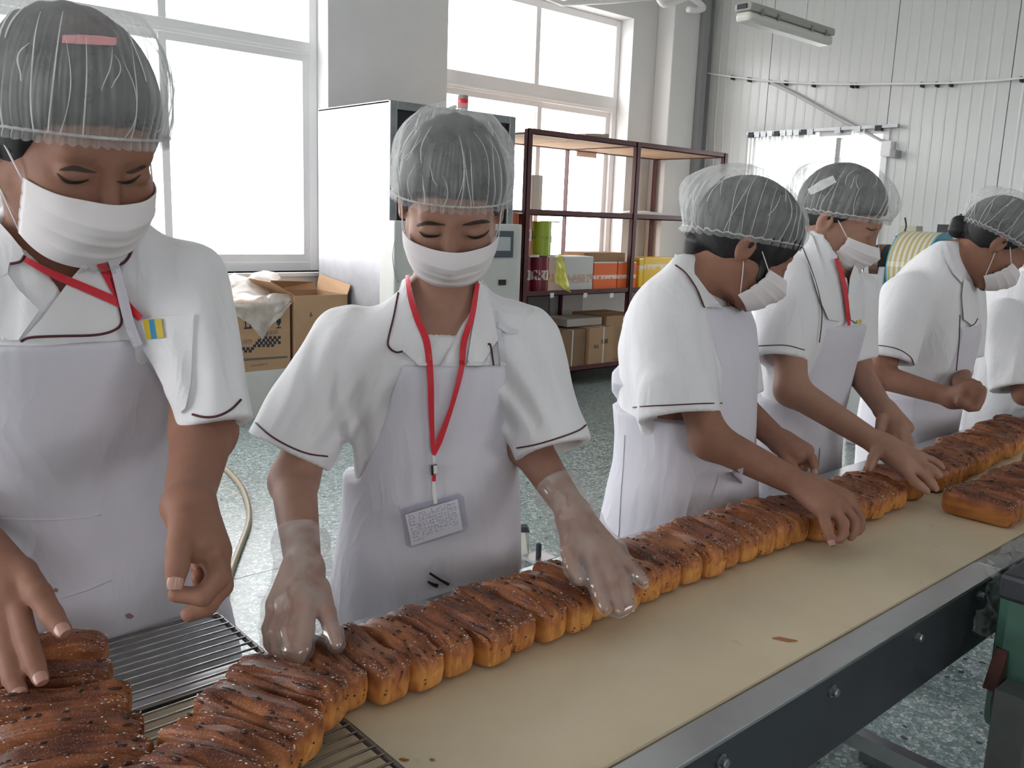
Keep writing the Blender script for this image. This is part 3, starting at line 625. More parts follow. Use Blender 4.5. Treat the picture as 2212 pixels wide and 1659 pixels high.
T_ORANGE = band_mat('tin_print_orange', (.55, .13, .05), (.78, .55, .50)); T_RED = band_mat('tin_print_red', (.20, .012, .03), (.70, .62, .60)); T_GREEN = band_mat('tin_print_green', (.36, .47, .03), (.20, .30, .02), z0=.5, z1=.56)
T_ORG2 = band_mat('bag_print_orange', (.85, .16, .03), (.85, .72, .66), z0=.42, z1=.56); T_YEL = band_mat('bag_print_yellow', (.90, .55, .01), (.85, .80, .70), z0=.62, z1=.78); T_WHITE = band_mat('box_print_white', (.62, .62, .60), (.55, .38, .30), z0=.25, z1=.5)
LID = mat('tin_lid', (.72, .70, .66), .3, .8)
def tin(x, y, z, r, h, m, label, group):
    t = empty('food_tin', (x, y, z), label, 'tin', group)
    MB().lathe([(r, 0), (r, h)], 24).build('tin_body', m, t, smooth=False, local=True)
    MB().lathe([(r+.002, h-.006), (r+.003, h), (r+.002, h+.005), (r-.006, h+.005), (r-.008, h+.001)], 24).build('rim', LID, t, local=True)
    MB().lathe([(r+.002, 0), (r+.003, .004), (r+.002, .008)], 24).build('rim', LID, t, local=True)
    MB().lathe([(r-.008, h-.004), (r-.008, h+.001)], 24).build('lid', LID, t, local=True)
    for a in range(3):                      # white flower badge of the print
        th = math.radians(-90+a*120+20); MB().box((-.026, -.0012, h*.38), (.026, .0012, h*.60), ch=.001).build('label_patch', WHITE_PAINT, t, local=True)
        o = t.children[-1]; o.location = (math.cos(th)*(r+.0005), math.sin(th)*(r+.0005), 0); o.rotation_euler = (0, 0, th+math.pi/2)
    return t
zs = zb[1]+.024; YT = 5.42
def tx(px, py=600): return on_y(px, py, YT)[0]
rT = .086
tin(tx(1113), YT, zs, rT, .30, T_RED, 'dark red tin at the left end of the shelf, behind the control box', 'tins on the shelf'); tin(tx(1113), YT, zs+.306, rT, .34, T_ORANGE, 'orange tin stacked on the leftmost dark red tin', 'tins on the shelf')
tin(tx(1146), YT+.02, zs, rT*.95, .30, T_RED, 'dark red tin behind the left shelf upright', 'tins on the shelf'); tin(tx(1146), YT+.02, zs+.306, rT*.95, .34, T_ORANGE, 'orange tin stacked behind the left shelf upright', 'tins on the shelf')
tin(tx(1181), YT, zs, rT*1.02, .30, T_RED, 'dark red tin under the green tin on the shelf', 'tins on the shelf'); tin(tx(1183), YT, zs+.306, rT, .28, T_GREEN, 'lime green tin stacked on a dark red tin', 'tins on the shelf')
def crumple(nx, nz, fn, th=.0012, seed=0):
    v = []; f = []
    for i in range(nx+1):
        for j in range(nz+1): v.append(fn(i/nx, j/nz))
    for i in range(nx):
        for j in range(nz): f.append((i*(nz+1)+j, (i+1)*(nz+1)+j, (i+1)*(nz+1)+j+1, i*(nz+1)+j+1))
    return MB().add(v, f)
rc = random.Random(8); H_ = [[rc.uniform(-1, 1) for _ in range(40)] for _ in range(40)]
def vn(x, y):
    xi, yi = int(math.floor(x)) % 39, int(math.floor(y)) % 39; fx, fy = x-math.floor(x), y-math.floor(y); fx = fx*fx*(3-2*fx); fy = fy*fy*(3-2*fy)
    return (H_[xi][yi]*(1-fx)+H_[xi+1][yi]*fx)*(1-fy)+(H_[xi][yi+1]*(1-fx)+H_[xi+1][yi+1]*fx)*fy
a0, a1, a2, a3 = [on_y(*c, YS0+.01) for c in ((1201, 530), (1222, 590), (1226, 632), (1196, 610))]
def yb(u, w):
    top = a0*(1-u)+a1*u; bot = a3*(1-u)+a2*u; q = top*(1-w)+bot*w; return (q[0]+.015*vn(u*4, w*5), q[1]-.01-.035*abs(vn(u*5+9, w*4)), q[2])
crumple(8, 12, yb).build('yellow_bag', film_mat('yellow_film', .75, (.78, .80, .05), .2, .3, 9, .2, .5), smooth=True, label='torn yellow plastic bag hanging over the shelf edge beside the tins', cat='bag')
def pack(name, px0, px1, py0, py1, dep, m, label, cat, group=None, lidm=None, y=None, z=None):
    y = y or YT-.08; A_, B_2 = on_y(px0, py1, y), on_y(px1, py1, y); zt_ = on_y((px0+px1)/2, py0, y)[2]; z = zs if z is None else z
    t = empty(name, ((A_[0]+B_2[0])/2, y, z), label, cat, group); MB().box((A_[0], y, z), (B_2[0], y+dep, zt_), ch=.006).build('pack_body', m, t)
    if lidm: MB().box((A_[0]+.004, y+.004, zt_-.002), (B_2[0]-.004, y+dep-.004, zt_+.008)).build('pack_lid', lidm, t)
    return t
pack('printed_box', 1216, 1279, 556, 632, .20, T_WHITE, 'white printed box on the shelf beside the yellow bag', 'box', lidm=WHITE_PAINT)
t = empty('clear_tub', (0, 0, 0)); bpy.data.objects.remove(t)
for i, (p0, p1, lb) in enumerate(((1281, 1331, 'orange printed packet right of the white printed box'), (1333, 1354, 'orange printed packet left of the middle upright'), (1357, 1372, 'narrow orange printed packet at the middle upright'))):
    pack('food_packet', p0, p1, 568, 630, .16, T_ORG2, lb, 'packet', 'orange packets on the shelf', LID)
pack('flat_carton', 1262, 1350, 546, 566, .26, CARD, 'flat open carton lying on the orange packets', 'carton', y=YT+.08, z=on_y(1300, 572, YT+.08)[2])
pack('food_packet', 1378, 1388, 560, 620, .14, T_YEL, 'narrow yellow packet beside the middle upright', 'packet', 'yellow packets on the shelf', LID)
pack('food_packet', 1389, 1450, 556, 612, .16, T_YEL, 'wide yellow packet on the shelf behind the profile worker', 'packet', 'yellow packets on the shelf')
# paper roll standing on the middle shelf, bundle of bags, sheets
p = on_y(1157, 460, 5.55); t = empty('paper_roll', (p[0], 5.55, zb[2]+.024), 'tall white paper roll standing on the middle shelf', 'roll')
MB().lathe([(.012, .0), (.048, .0), (.050, .004), (.050, .30), (.048, .304), (.012, .304)], 20).build('roll_paper', mat('paper_white', (.80, .77, .70), .8), t, local=True); MB().lathe([(.012, .0), (.012, .305), (.006, .305)], 12).build('roll_core', CARD, t, local=True)
a0, a1 = on_y(1372, 470, 5.4), on_y(1452, 470, 5.4)
def bb_(u, w): return (a0[0]+(a1[0]-a0[0])*u, 5.36+.35*w, zb[2]+.026+(.055+.012*vn(u*6, w*3))*math.sin(math.pi*min(max(w, .02), .98))**.4*math.sin(math.pi*min(max(u, .03), .97))**.3)
crumple(14, 8, bb_).build('bag_bundle', mat('bundle_white', (.78, .75, .71), .6, var=.1, col2=(.62, .72, .80)), smooth=True, label='flat bundle of pale bags on the middle shelf', cat='bundle')
a0 = on_y(1270, 292, 5.7); MB().hexa([(a0[0]-.17, 5.6, zb[3]+.024), (a0[0]+.17, 5.6, zb[3]+.024), (a0[0]+.17, 5.9, zb[3]+.024), (a0[0]-.17, 5.9, zb[3]+.024), (a0[0]-.13, 5.6, zb[3]+.10), (a0[0]+.17, 5.6, zb[3]+.12), (a0[0]+.17, 5.9, zb[3]+.12), (a0[0]-.13, 5.9, zb[3]+.10)]).build('flat_carton', mat('grey_card', (.40, .36, .33), .8), label='flattened grey carton on the top shelf', cat='carton')
a0, a1 = on_y(1245, 325, YS1-.03), on_y(1287, 342, YS1-.03); MB().box((a0[0], YS1-.04, a1[2]), (a1[0], YS1-.036, a0[2])).build('paper_notice', mat('notice_paper', (.80, .62, .55), .8), label='small pink paper hanging below the top shelf against the window', cat='paper')
# cartons on the bottom shelf, with strapping
STRAP = mat('white_strap', (.75, .75, .73), .4)
def carton(name, lo, hi, label, group, m=CARD, straps=(), par='carton'):
    t = empty(name, ((lo[0]+hi[0])/2, (lo[1]+hi[1])/2, lo[2]), label, 'carton', group); MB().box(lo, hi, ch=.004).build('carton_body', m, t)
    MB().box((lo[0]+.004, (lo[1]+hi[1])/2-.02, hi[2]), (hi[0]-.004, (lo[1]+hi[1])/2+.02, hi[2]+.0012)).build('tape', mat('parcel_tape', (.55, .40, .24), .3), t)
    for (ax, v_) in straps:
        s_ = MB()
        if ax == 'x': s_.box((v_-.006, lo[1]-.0015, lo[2]), (v_+.006, lo[1], hi[2])).box((v_-.006, lo[1]-.0015, hi[2]), (v_+.006, hi[1], hi[2]+.0025))
        s_.build('strapping', STRAP, t)
    return t
zc = zb[0]+.024; GC = 'cartons on the bottom shelf'
c0, c1, c2 = on_y(1213, 720, 5.36)[0], on_y(1268, 720, 5.36)[0], on_y(1320, 720, 5.36)[0]
carton('carton', (c0, 5.36, zc), (c1-.012, 5.90, zc+.33), 'strapped brown carton on the bottom shelf, left of the printed one', GC, mat('card_dark', (.30, .19, .11), .9, var=.15), (('x', c0+.14),))
t = carton('carton', (c1, 5.33, zc), (c2, 5.72, zc+.34), 'strapped brown carton with printed marks on the bottom shelf', GC, CARD, (('x', (c1+c2)/2+.03),))
lettering('长城', .05, ((c1+c2)/2+.04, 5.3285, zc+.21), (1, 0, 0), (0, 0, 1), INK, t); lettering('品名', .035, ((c1+c2)/2-.06, 5.3285, zc+.17), (1, 0, 0), (0, 0, 1), INK, t)
carton('carton', (c2+.03, 5.45, zc), (c2+.50, 5.9, zc+.42), 'brown carton at the right on the bottom shelf', GC)
carton('carton', (c0-.42, 5.42, zc), (c0-.03, 5.9, zc+.38), 'brown carton at the left on the bottom shelf', GC)
pack('flat_carton', 1225, 1300, 688, 700, .3, mat('pale_card', (.52, .48, .42), .85), 'pale flat lid lying on the bottom-shelf cartons', 'carton', y=5.45, z=zc+.345)
for i, (xa, xb_, sh) in enumerate(((5.35, 5.72, .20), (5.74, 6.02, .22), (6.04, 6.50, .50))):
    t = empty('board_panel', ((xa+xb_)/2, 6.22, 0), ['dark grey board leaning behind the bottom shelf', 'second dark grey board behind the bottom shelf', 'pale grey board behind the bottom shelf beside the dark ones'][i], 'board', 'boards behind the bottom shelf')
    MB().box((xa, 6.215, 0), (xb_, 6.235, .80), ch=.004).build('board_sheet', mat('board_grey_%d' % i, (sh, sh, sh), .6), t)
    MB().box((xa, 6.212, .78), (xb_, 6.238, .80)).build('board_edge', STEEL_D, t)

# ---- cartons under the left window, on a low white plinth
PY = 5.72; e0 = on_y(430, 800, PY); e1 = on_y(628, 805, PY); zp = .33
PL = MB().box((1.55, PY-.02, 0), (3.465, YW-.01, zp)); PL.build('plinth', mat('plinth_white', (.66, .66, .63), .6, var=.12, vs=4), label='low whitewashed plinth under the left window carrying the cartons', cat='plinth')
t = empty('printed_carton', ((e0[0]+e1[0])/2, PY, zp), 'brown carton printed with handling marks and a blue chequer pattern', 'carton', 'cartons under the left window')
zt = on_y(570, 652, PY)[2]; x0_, x1_ = e1[0]-.72, e1[0]
MB().box((x0_, PY, zp), (x1_, PY+.42, zt), ch=.003).build('carton_body', CARD, t)
def px2(x, y): return on_y(x, y, PY-.0008)
mb = MB(); sq = (x1_-px2(520, 700)[0])
cell = .0125
for row, cols in ((0, range(9, 18, 2)), (1, range(8, 18, 2)), (2, range(7, 18, 2)), (3, range(6, 16, 2)), (4, (5,)), (4, (1, 3)), (5, (0, 2, 4))):
    for c in cols:
        q = px2(521+c*4.85, 731+row*5.6-c*.12); mb.box((q[0]-.0105, PY-.0012, q[2]-.0100), (q[0]+.0105, PY, q[2]+.0100))
mb.build('chequer_print', INK, t)
q0_, q1_ = px2(523, 776), px2(621, 770); mb = MB(); mb.hexa([(q0_[0], PY-.0012, q0_[2]-.014), (q1_[0], PY-.0012, q1_[2]-.010), (q1_[0], PY, q1_[2]-.010), (q0_[0], PY, q0_[2]-.014), (q0_[0], PY-.0012, q0_[2]+.004), (q1_[0], PY-.0012, q1_[2]+.004), (q1_[0], PY, q1_[2]+.004), (q0_[0], PY, q0_[2]+.004)]); mb.build('printed_line', mat('grey_ink', (.14, .12, .11), .8), t)
def bx(mb, x0, y0, x1, y1): a, c = px2(x0, y0), px2(x1, y1); mb.box((a[0], PY-.0012, c[2]), (c[0], PY, a[2]))
mb = MB(); bx(mb, 527, 707, 544, 710); bx(mb, 529, 696, 532, 706); bx(mb, 539, 696, 542, 706); bx(mb, 528, 692, 533, 696); bx(mb, 538, 692, 543, 696); mb.build('this_way_up_mark', INK, t)
mb = MB(); bx(mb, 570, 692, 579, 696); bx(mb, 571, 696, 573, 708); mb.build('umbrella_mark', mat('grey_ink2', (.12, .12, .12), .8), t)
mb = MB(); bx(mb, 597, 689, 607, 698); bx(mb, 599, 698, 605, 702); bx(mb, 601, 702, 603, 707); bx(mb, 597, 707, 607, 709); mb.build('glass_mark', INK, t)
GI = mat('faint_ink', (.17, .14, .13), .85)
c = px2(581, 720); lettering('怕湿易碎', .036, (c[0], PY-.0006, c[2]), (1, 0, .06), (0, 0, 1), GI, t); c = px2(535, 739); lettering('小心轻放', .032, (c[0]-.03, PY-.0006, c[2]), (1, 0, .05), (0, 0, 1), GI, t); c = px2(557, 789); lettering('长城食品有限公司', .016, (c[0]+.01, PY-.0006, c[2]), (1, 0, .05), (0, 0, 1), GI, t)
# open carton beside it
t = empty('open_carton', (3.2, 5.75, zp), 'open empty brown carton with its flaps up beside the printed one', 'carton', 'cartons under the left window')
ox0, ox1, oy0, oy1, oz = x1_+.025, 3.44, 5.70, 6.16, zt+.035; w_ = .006
MB().box((ox0, oy0, zp), (ox1, oy0+w_, oz)).build('carton_front', CARD, t); MB().box((ox0, oy1-w_, zp), (ox1, oy1, oz)).build('carton_back', CARD_IN, t); MB().box((ox0, oy0+w_, zp), (ox0+w_, oy1-w_, oz)).build('carton_side', CARD_IN, t); MB().box((ox1-w_, oy0+w_, zp), (ox1, oy1-w_, oz)).build('carton_side', CARD_IN, t); MB().box((ox0+w_, oy0+w_, zp), (ox1-w_, oy1-w_, zp+w_)).build('carton_base', CARD_IN, t)
def flap(name, p4): 
    P4 = [np.array(p) for p in p4]; n_ = np.cross(P4[1]-P4[0], P4[3]-P4[0]); n_ = n_/np.linalg.norm(n_)*.005; MB().hexa(P4+[p+n_ for p in P4]).build(name, CARD, t)
flap('flap', [(ox0, oy0, oz), (ox0, oy1, oz), (ox0-.17, oy1-.02, oz+.10), (ox0-.17, oy0+.02, oz+.10)]); flap('flap', [(ox0, oy1, oz), (ox1, oy1, oz), (ox1, oy1+.03, oz+.06), (ox0, oy1-.10, oz+.085)]); flap('flap', [(ox1, oy0, oz), (ox1, oy1, oz), (ox1+.025, oy1, oz+.12), (ox1+.025, oy0, oz+.07)])
c = on_y(672, 680, 5.699); lettering('6', .05, (c[0], 5.699, c[2]), (1, 0, 0), (0, 0, 1), INK, t)
# crumpled white bags over the printed carton
bx0, bx1 = on_y(488, 660, PY)[0], on_y(625, 660, PY)[0]
def wb(u, w):
    x = bx0+(bx1-bx0)*u; s = w*.62
    if s < .34: y = PY+.34-s; z = zt+.008+.05*abs(vn(u*5, w*6))+.10*max(0, 1-abs(u-.62)*3)*max(0, .3-s)/.3
    else:
        lim = np.interp(u, [0, .2, .35, .5, .62, .8, 1], [.09, .10, .15, .27, .20, .13, .02]); dr = (s-.34)/.28*lim; y = PY-.008-.022*abs(vn(u*6+3, w*5)); z = zt+.006-dr
    return (x+.02*vn(u*4+7, w*4), y, z)
crumple(26, 26, wb).build('plastic_bag', BAGWHITE, smooth=True, label='thin white plastic bag draped over the printed carton', cat='bag')
def wb2(u, w):
    a = on_y(500+105*u, 640, PY+.3); h = on_y(500+105*u, np.interp(u, [0, .35, .45, .6, .9, 1], [588, 600, 588, 583, 588, 600]), PY+.3)[2]; return (a[0]+.02*vn(u*7, w*3), PY+.30+.09*math.sin(w*3.1)+.05*vn(u*6, w*4), (zt+.012)*(1-w)+h*w)
crumple(22, 12, wb2).build('plastic_bag', BAGWHITE, smooth=True, label='crumpled bright white bag heaped behind the printed carton', cat='bag')

# ================================================================ FLOOR THINGS
hp = [on_z(x, y, .014) for x, y in ((440, 985), (470, 1000), (497, 1022), (520, 1050), (533, 1080), (538, 1110), (534, 1140), (515, 1190), (497, 1240), (486, 1290), (479, 1340), (476, 1400), (470, 1480))]
MB().tube(bez(hp, 6), .0135, 10).build('floor_hose', mat('hose_tan', (.36, .30, .20), .35, var=.2, vs=6), smooth=True, label='tan rubber hose curving across the terrazzo floor', cat='hose')
wp = empty('foot_switch', on_z(1140, 1205, 0), 'white metal housing with a small dark knob on the floor behind the gloved worker', 'switch')
g = [on_z(*c, 0) for c in ((1100, 1195), (1143, 1212), (1160, 1208), (1110, 1180))]
def up(p, q, z): return np.array([p[0], p[1], 0])+np.array([0, 0, z])
B0 = on_z(1142, 1211, 0); ax = np.array([.64, .77, 0]); sx = np.array([-.77, .64, 0])
P_ = [B0, B0+sx*.30, B0+sx*.30+ax*.10, B0+ax*.06]; Z3 = np.array([0, 0, .125])
MB().hexa([P_[0], P_[3], P_[2], P_[1], P_[0]+Z3+ax*.01-sx*-.02, P_[3]+Z3-ax*.005, P_[2]+Z3, P_[1]+Z3]).build('switch_housing', mat('old_white', (.72, .72, .64), .45), wp)
MB().hexa([P_[0]+Z3*1.01+ax*.0, P_[3]+Z3*1.01, P_[3]+Z3*1.01+sx*.06, P_[0]+Z3*1.01+sx*.06, P_[0]+Z3*1.14+ax*.02+sx*.01, P_[3]+Z3*1.14+sx*.01, P_[3]+Z3*1.14+sx*.04, P_[0]+Z3*1.14+sx*.04+ax*.02]).build('top_block', DARKMETAL, wp)
q = on_z(1163, 1203, .03); MB().lathe([(.012, 0), (.012, .05), (.008, .056)], 12, (q[0], q[1], .035)).build('knob', DARKMETAL, wp)
MB().box((q[0]-.05, q[1]-.05, .018), (q[0]+.06, q[1]+.05, .032)).build('base_plate', STEEL, wp); MB().box((q[0]-.03, q[1]-.03, 0), (q[0]+.05, q[1]+.03, .018)).build('plate_block', STEEL_D, wp)

# ================================================================ FILM-ROLL MACHINE by the panel wall
mc = empty('film_roll_machine', (5.9, 2.5, 0), 'packing machine holding a striped film roll behind the far workers', 'machine')
def film_stripes():
    m = mat('film_roll_print', (.70, .66, .45), .22); nt = m.node_tree; N = nt.nodes; L = nt.links; p = N['Principled BSDF']; tc = N.new('ShaderNodeTexCoord')
    sp = N.new('ShaderNodeSeparateXYZ'); L.new(tc.outputs['Generated'], sp.inputs[0]); w = N.new('ShaderNodeTexWave'); w.bands_direction = 'Y'; w.inputs['Scale'].default_value = 2.4; w.inputs['Distortion'].default_value = .3; L.new(tc.outputs['Generated'], w.inputs['Vector'])
    r = N.new('ShaderNodeValToRGB'); e = r.color_ramp.elements; e[0].color = (.50, .44, .14, 1); e[1].color = (.72, .72, .62, 1); e.new(.5).color = (.62, .52, .40, 1); L.new(w.outputs[0], r.inputs[0])
    r2 = N.new('ShaderNodeValToRGB'); r2.color_ramp.interpolation = 'CONSTANT'; e = r2.color_ramp.elements; e[0].color = (1, 1, 1, 1); e[1].position = .96; e[1].color = (1, 1, 1, 1); e.new(.05).color = (0, 0, 0, 1); L.new(sp.outputs[1], r2.inputs[0])
    mx = N.new('ShaderNodeMixRGB'); mx.inputs[2].default_value = (.10, .38, .50, 1); L.new(r2.outputs[0], mx.inputs[0]); L.new(r.outputs[0], mx.inputs[1]); L.new(mx.outputs[0], p.inputs['Base Color']); return m
FX = 5.8
fa, fb_ = on_x(1948, 575, FX)[1], on_x(2036, 560, FX)[1]; zr = (on_x(1985, 500, FX)[2]+on_x(1985, 652, FX)[2])/2; rr = (on_x(1985, 500, FX)[2]-on_x(1985, 652, FX)[2])/2
MB().lathe([(.04, fb_), (rr, fb_), (rr, fa), (.04, fa)], 44, (FX, 0, zr), axis=1).build('film_roll', film_stripes(), mc)
MB().lathe([(.02, fb_-.30), (.02, fa+.25)], 14, (FX, 0, zr), axis=1).build('shaft', STEEL, mc)
MB().lathe([(.09, fa+.09), (.135, fa+.10), (.135, fa+.16), (.10, fa+.17)], 28, (FX, 0, zr), axis=1).build('end_disc', mat('disc_brown', (.10, .045, .03), .35), mc)
MB().lathe([(rr*.80, fb_-.20), (rr*.80, fb_-.01)], 30, (FX, 0, zr), axis=1).build('drum', STEEL_D, mc)
for y in (fa+.22, fb_-.25): MB().box((FX-.05, y-.02, .60), (FX+.25, y+.02, zr+.06)).build('roll_bracket', DARKMETAL, mc)
MB().box((FX-.02, fb_-.25, 0), (FX+.75, fa+.22, .80), ch=.01).build('machine_frame', DARKMETAL, mc)
pa, pb = on_x(1862, 640, FX-.1)[1], on_x(1908, 640, FX-.1)[1]
MB().box((FX-.12, pb, 0), (FX+.5, pa, on_x(1890, 575, FX-.1)[2]), ch=.01).build('cover_panel', mat('machine_grey', (.46, .47, .47), .45), mc)
MB().box((FX+.1, fa-.02, zr+.02), (FX+.2, fa+.09, zr+.26)).build('cream_plate', mat('plate_cream', (.55, .53, .40), .5), mc)
MB().box((FX+.1, fb_-.14, zr+rr-.0), (FX+.2, fb_+.10, zr+rr+.05)).build('top_arm', BLACK, mc); MB().box((FX+.1, fb_-.12, zr+rr+.05), (FX+.2, fb_-.03, zr+rr+.12)).build('sensor_block', BLACK, mc)
MB().tube(bez([on_x(1955, 470, FX), on_x(1957, 490, FX), on_x(1950, 505, FX), on_x(1935, 512, FX)], 4), .006, 6).build('cable', BLACK, mc)
for z in (.78, .98): MB().box((FX-.14, pb-.10, z), (FX-.02, pb, z+.06)).build('bracket', STEEL, mc)
# ================================================================ GREEN MACHINE END AND PLASTIC at the lower right
gm = empty('green_machine', (1.62, .36, 0), 'old green painted machine end with rusty brackets at the lower right corner', 'machine')
GY = .50
g0, g1, g2, g3 = [on_y(*c, GY) for c in ((2118, 1275), (2250, 1190), (2165, 1490), (2160, 1300))]
gx = g3[0]-.085
MB().box((gx, .28, g2[2]), (gx+.34, GY-.02, g0[2]+.02), ch=.02).build('machine_body', GREEN, gm)
MB().box((gx-.03, .30, g0[2]-.0), (gx+.34, GY-.03, g0[2]+.045), ch=.008).build('dark_cover', DARKMETAL, gm)
r0, r1 = on_y(2128, 1480, GY-.03), on_y(2160, 1390, GY-.03)
MB().hexa([r0+[-.012, -.02, 0], r0+[.03, -.02, -.01], r0+[.03, 0, -.01], r0+[-.012, 0, 0], r1+[-.02, -.02, 0], r1+[.03, -.02, 0], r1+[.03, 0, 0], r1+[-.02, 0, 0]]).build('rust_bracket', RUST, gm)
q = on_y(2175, 1520, GY-.06); MB().lathe([(.006, -.045), (.022, -.04), (.026, 0), (.022, .035), (.006, .04)], 14, (q[0], q[1], q[2])).build('caster', BLACK, gm)
q = on_y(2195, 1560, GY-.10); MB().box((q[0]-.02, q[1]-.02, 0), (q[0]+.03, q[1]+.03, q[2]+.05)).build('leg', mat('leg_grey', (.10, .105, .10), .5, .4, var=.3), gm); MB().box((q[0]+.20, q[1]-.10, 0), (q[0]+.25, q[1]-.05, q[2]+.05)).build('leg', STEEL_D, gm)
MB().lathe([(.0, -.006), (.017, -.005), (.018, 0), (.017, .008), (.0, .010)], 18, tuple(on_y(2196, 1345, GY-.035)), axis=1).build('round_knob', mat('knob_green', (.10, .20, .15), .4), gm, smooth=True)
def poly_(u, w):
    a = on_z(2118+92*u, 1205-55*u, TZ+.012); b_ = on_y(2085+150*u, 1345+40*math.sin(u*5), .505); q = a*(1-w)+b_*w
    return tuple(q+np.array([.008*vn(u*8, w*7), -.016*math.sin(math.pi*w)-.016*abs(vn(u*7+4, w*9)), .010*vn(u*9+2, w*6)+.016*math.sin(math.pi*min(1, w*2))]))
crumple(26, 30, poly_).build('plastic_sheet', POLY, smooth=True, label='crumpled clear plastic sheet hanging over the table rail at the right', cat='plastic sheet')
# ================================================================ SOFT SHAPES: distance fields meshed with sparse surface nets
def smin(a, b, k):
    h = np.clip(.5+.5*(b-a)/k, 0, 1); return b+(a-b)*h-k*h*(1-h)
def smax(a, b, k): return -smin(-a, -b, k)
def cap(P, a, b, ra, rb):
    a = np.asarray(a, float); b = np.asarray(b, float); ba = b-a; t = np.clip(((P-a)@ba)/(ba@ba+1e-12), 0, 1)
    return np.linalg.norm(P-a-t[:, None]*ba, axis=1)-(ra+(rb-ra)*t)
def ell(P, c, r, R=None):
    q = P-np.asarray(c, float)
    if R is not None: q = q@R
    r = np.asarray(r, float); k0 = np.linalg.norm(q/r, axis=1); k1 = np.linalg.norm(q/(r*r), axis=1)+1e-9; return k0*(k0-1)/k1
def chain(P, pts, rad):
    d = None
    for i in range(len(pts)-1):
        e = cap(P, pts[i], pts[i+1], rad[i], rad[i+1]); d = e if d is None else smin(d, e, .004)
    return d
def folds(P, s=1.0, seed=0):
    rs = np.random.RandomState(seed); d = np.zeros(len(P))
    for k in range(4):
        w = rs.normal(size=3); w /= np.linalg.norm(w); w2 = rs.normal(size=3)*9/s; fr = (14+9*k)/s
        d += np.sin(P@w*fr+1.6*np.sin(P@w2+k)+rs.uniform(0, 6))/(1+.7*k)
    return d/2.2
_C = np.array([[i, j, k] for i in (0, 1) for j in (0, 1) for k in (0, 1)])
_E = [(0, 1), (0, 2), (0, 4), (1, 3), (1, 5), (2, 3), (2, 6), (4, 5), (4, 6), (3, 7), (5, 7), (6, 7)]
def sdf_mesh(name, fn, lo, hi, h, B=8):
    lo = np.asarray(lo, float)-2*h; hi = np.asarray(hi, float)+2*h; S = B*h; nb = np.ceil((hi-lo)/S).astype(int)
    g = np.stack(np.meshgrid(*[np.arange(n) for n in nb], indexing='ij'), -1).reshape(-1, 3)
    dc = np.concatenate([fn(lo+(g[i:i+200000]+.5)*S) for i in range(0, len(g), 200000)]); act = g[np.abs(dc) < S*1.22]
    n1 = B+1; lg = np.stack(np.meshgrid(*[np.arange(n1)]*3, indexing='ij'), -1).reshape(-1, 3); NN = nb*B+2
    vid = []; vpos = []; quads = []
    def cid(c): return (c[..., 0]*NN[1]+c[..., 1])*NN[2]+c[..., 2]
    for s in range(0, len(act), 400):
        ab = act[s:s+400]; gi = ab[:, None, :]*B+lg[None]; D = fn(lo+gi.reshape(-1, 3)*h).reshape(len(ab), n1, n1, n1); gi = gi.reshape(len(ab), n1, n1, n1, 3); I = D < 0
        cs = sum(I[:, i:i+B, j:j+B, k:k+B].astype(np.int8) for i, j, k in _C); m = (cs > 0) & (cs < 8)
        if not m.any(): continue
        bi, x, y, z = np.nonzero(m); val = np.stack([D[bi, x+i, y+j, z+k] for i, j, k in _C], 1); base = gi[bi, x, y, z]
        acc = np.zeros((len(bi), 3)); cnt = np.zeros(len(bi))
        for a, b in _E:
            va, vb = val[:, a], val[:, b]; c = (va < 0) != (vb < 0); t = np.where(c, va/(va-vb+1e-20), 0); p = _C[a]+t[:, None]*(_C[b]-_C[a]); acc += p*c[:, None]; cnt += c
        vpos.append(lo+(base+acc/cnt[:, None])*h); vid.append(cid(base))
        for ax in range(3):
            sl = [slice(0, B)]*3; s2 = list(sl); s2[ax] = slice(1, B+1); a = I[(slice(None), *sl)]; b = I[(slice(None), *s2)]; bi, x, y, z = np.nonzero(a != b)
            if not len(bi): continue
            g0 = gi[bi, x, y, z]; u, v = [(1, 2), (2, 0), (0, 1)][ax]; eu = np.zeros(3, int); eu[u] = 1; ev = np.zeros(3, int); ev[v] = 1
            q = np.stack([cid(g0-eu-ev), cid(g0-ev), cid(g0), cid(g0-eu)], 1); fl = ~a[bi, x, y, z]; q[fl] = q[fl][:, ::-1]; quads.append(q)
    vid = np.concatenate(vid); vpos = np.concatenate(vpos); o = np.argsort(vid); vs = vid[o]; q = np.concatenate(quads)
    ix = np.clip(np.searchsorted(vs, q), 0, len(vs)-1); ok = (vs[ix] == q).all(1); F = o[ix[ok]]
    me = bpy.data.meshes.new(name); me.vertices.add(len(vpos)); me.vertices.foreach_set('co', vpos.ravel().astype(np.float32))
    me.loops.add(len(F)*4); me.loops.foreach_set('vertex_index', F.ravel().astype(np.int32)); me.polygons.add(len(F))
    me.polygons.foreach_set('loop_start', np.arange(0, len(F)*4, 4, dtype=np.int32)); me.polygons.foreach_set('loop_total', np.full(len(F), 4, dtype=np.int32))
    me.update(calc_edges=True); me.validate(); me.polygons.foreach_set('use_smooth', [True]*len(me.polygons)); return me
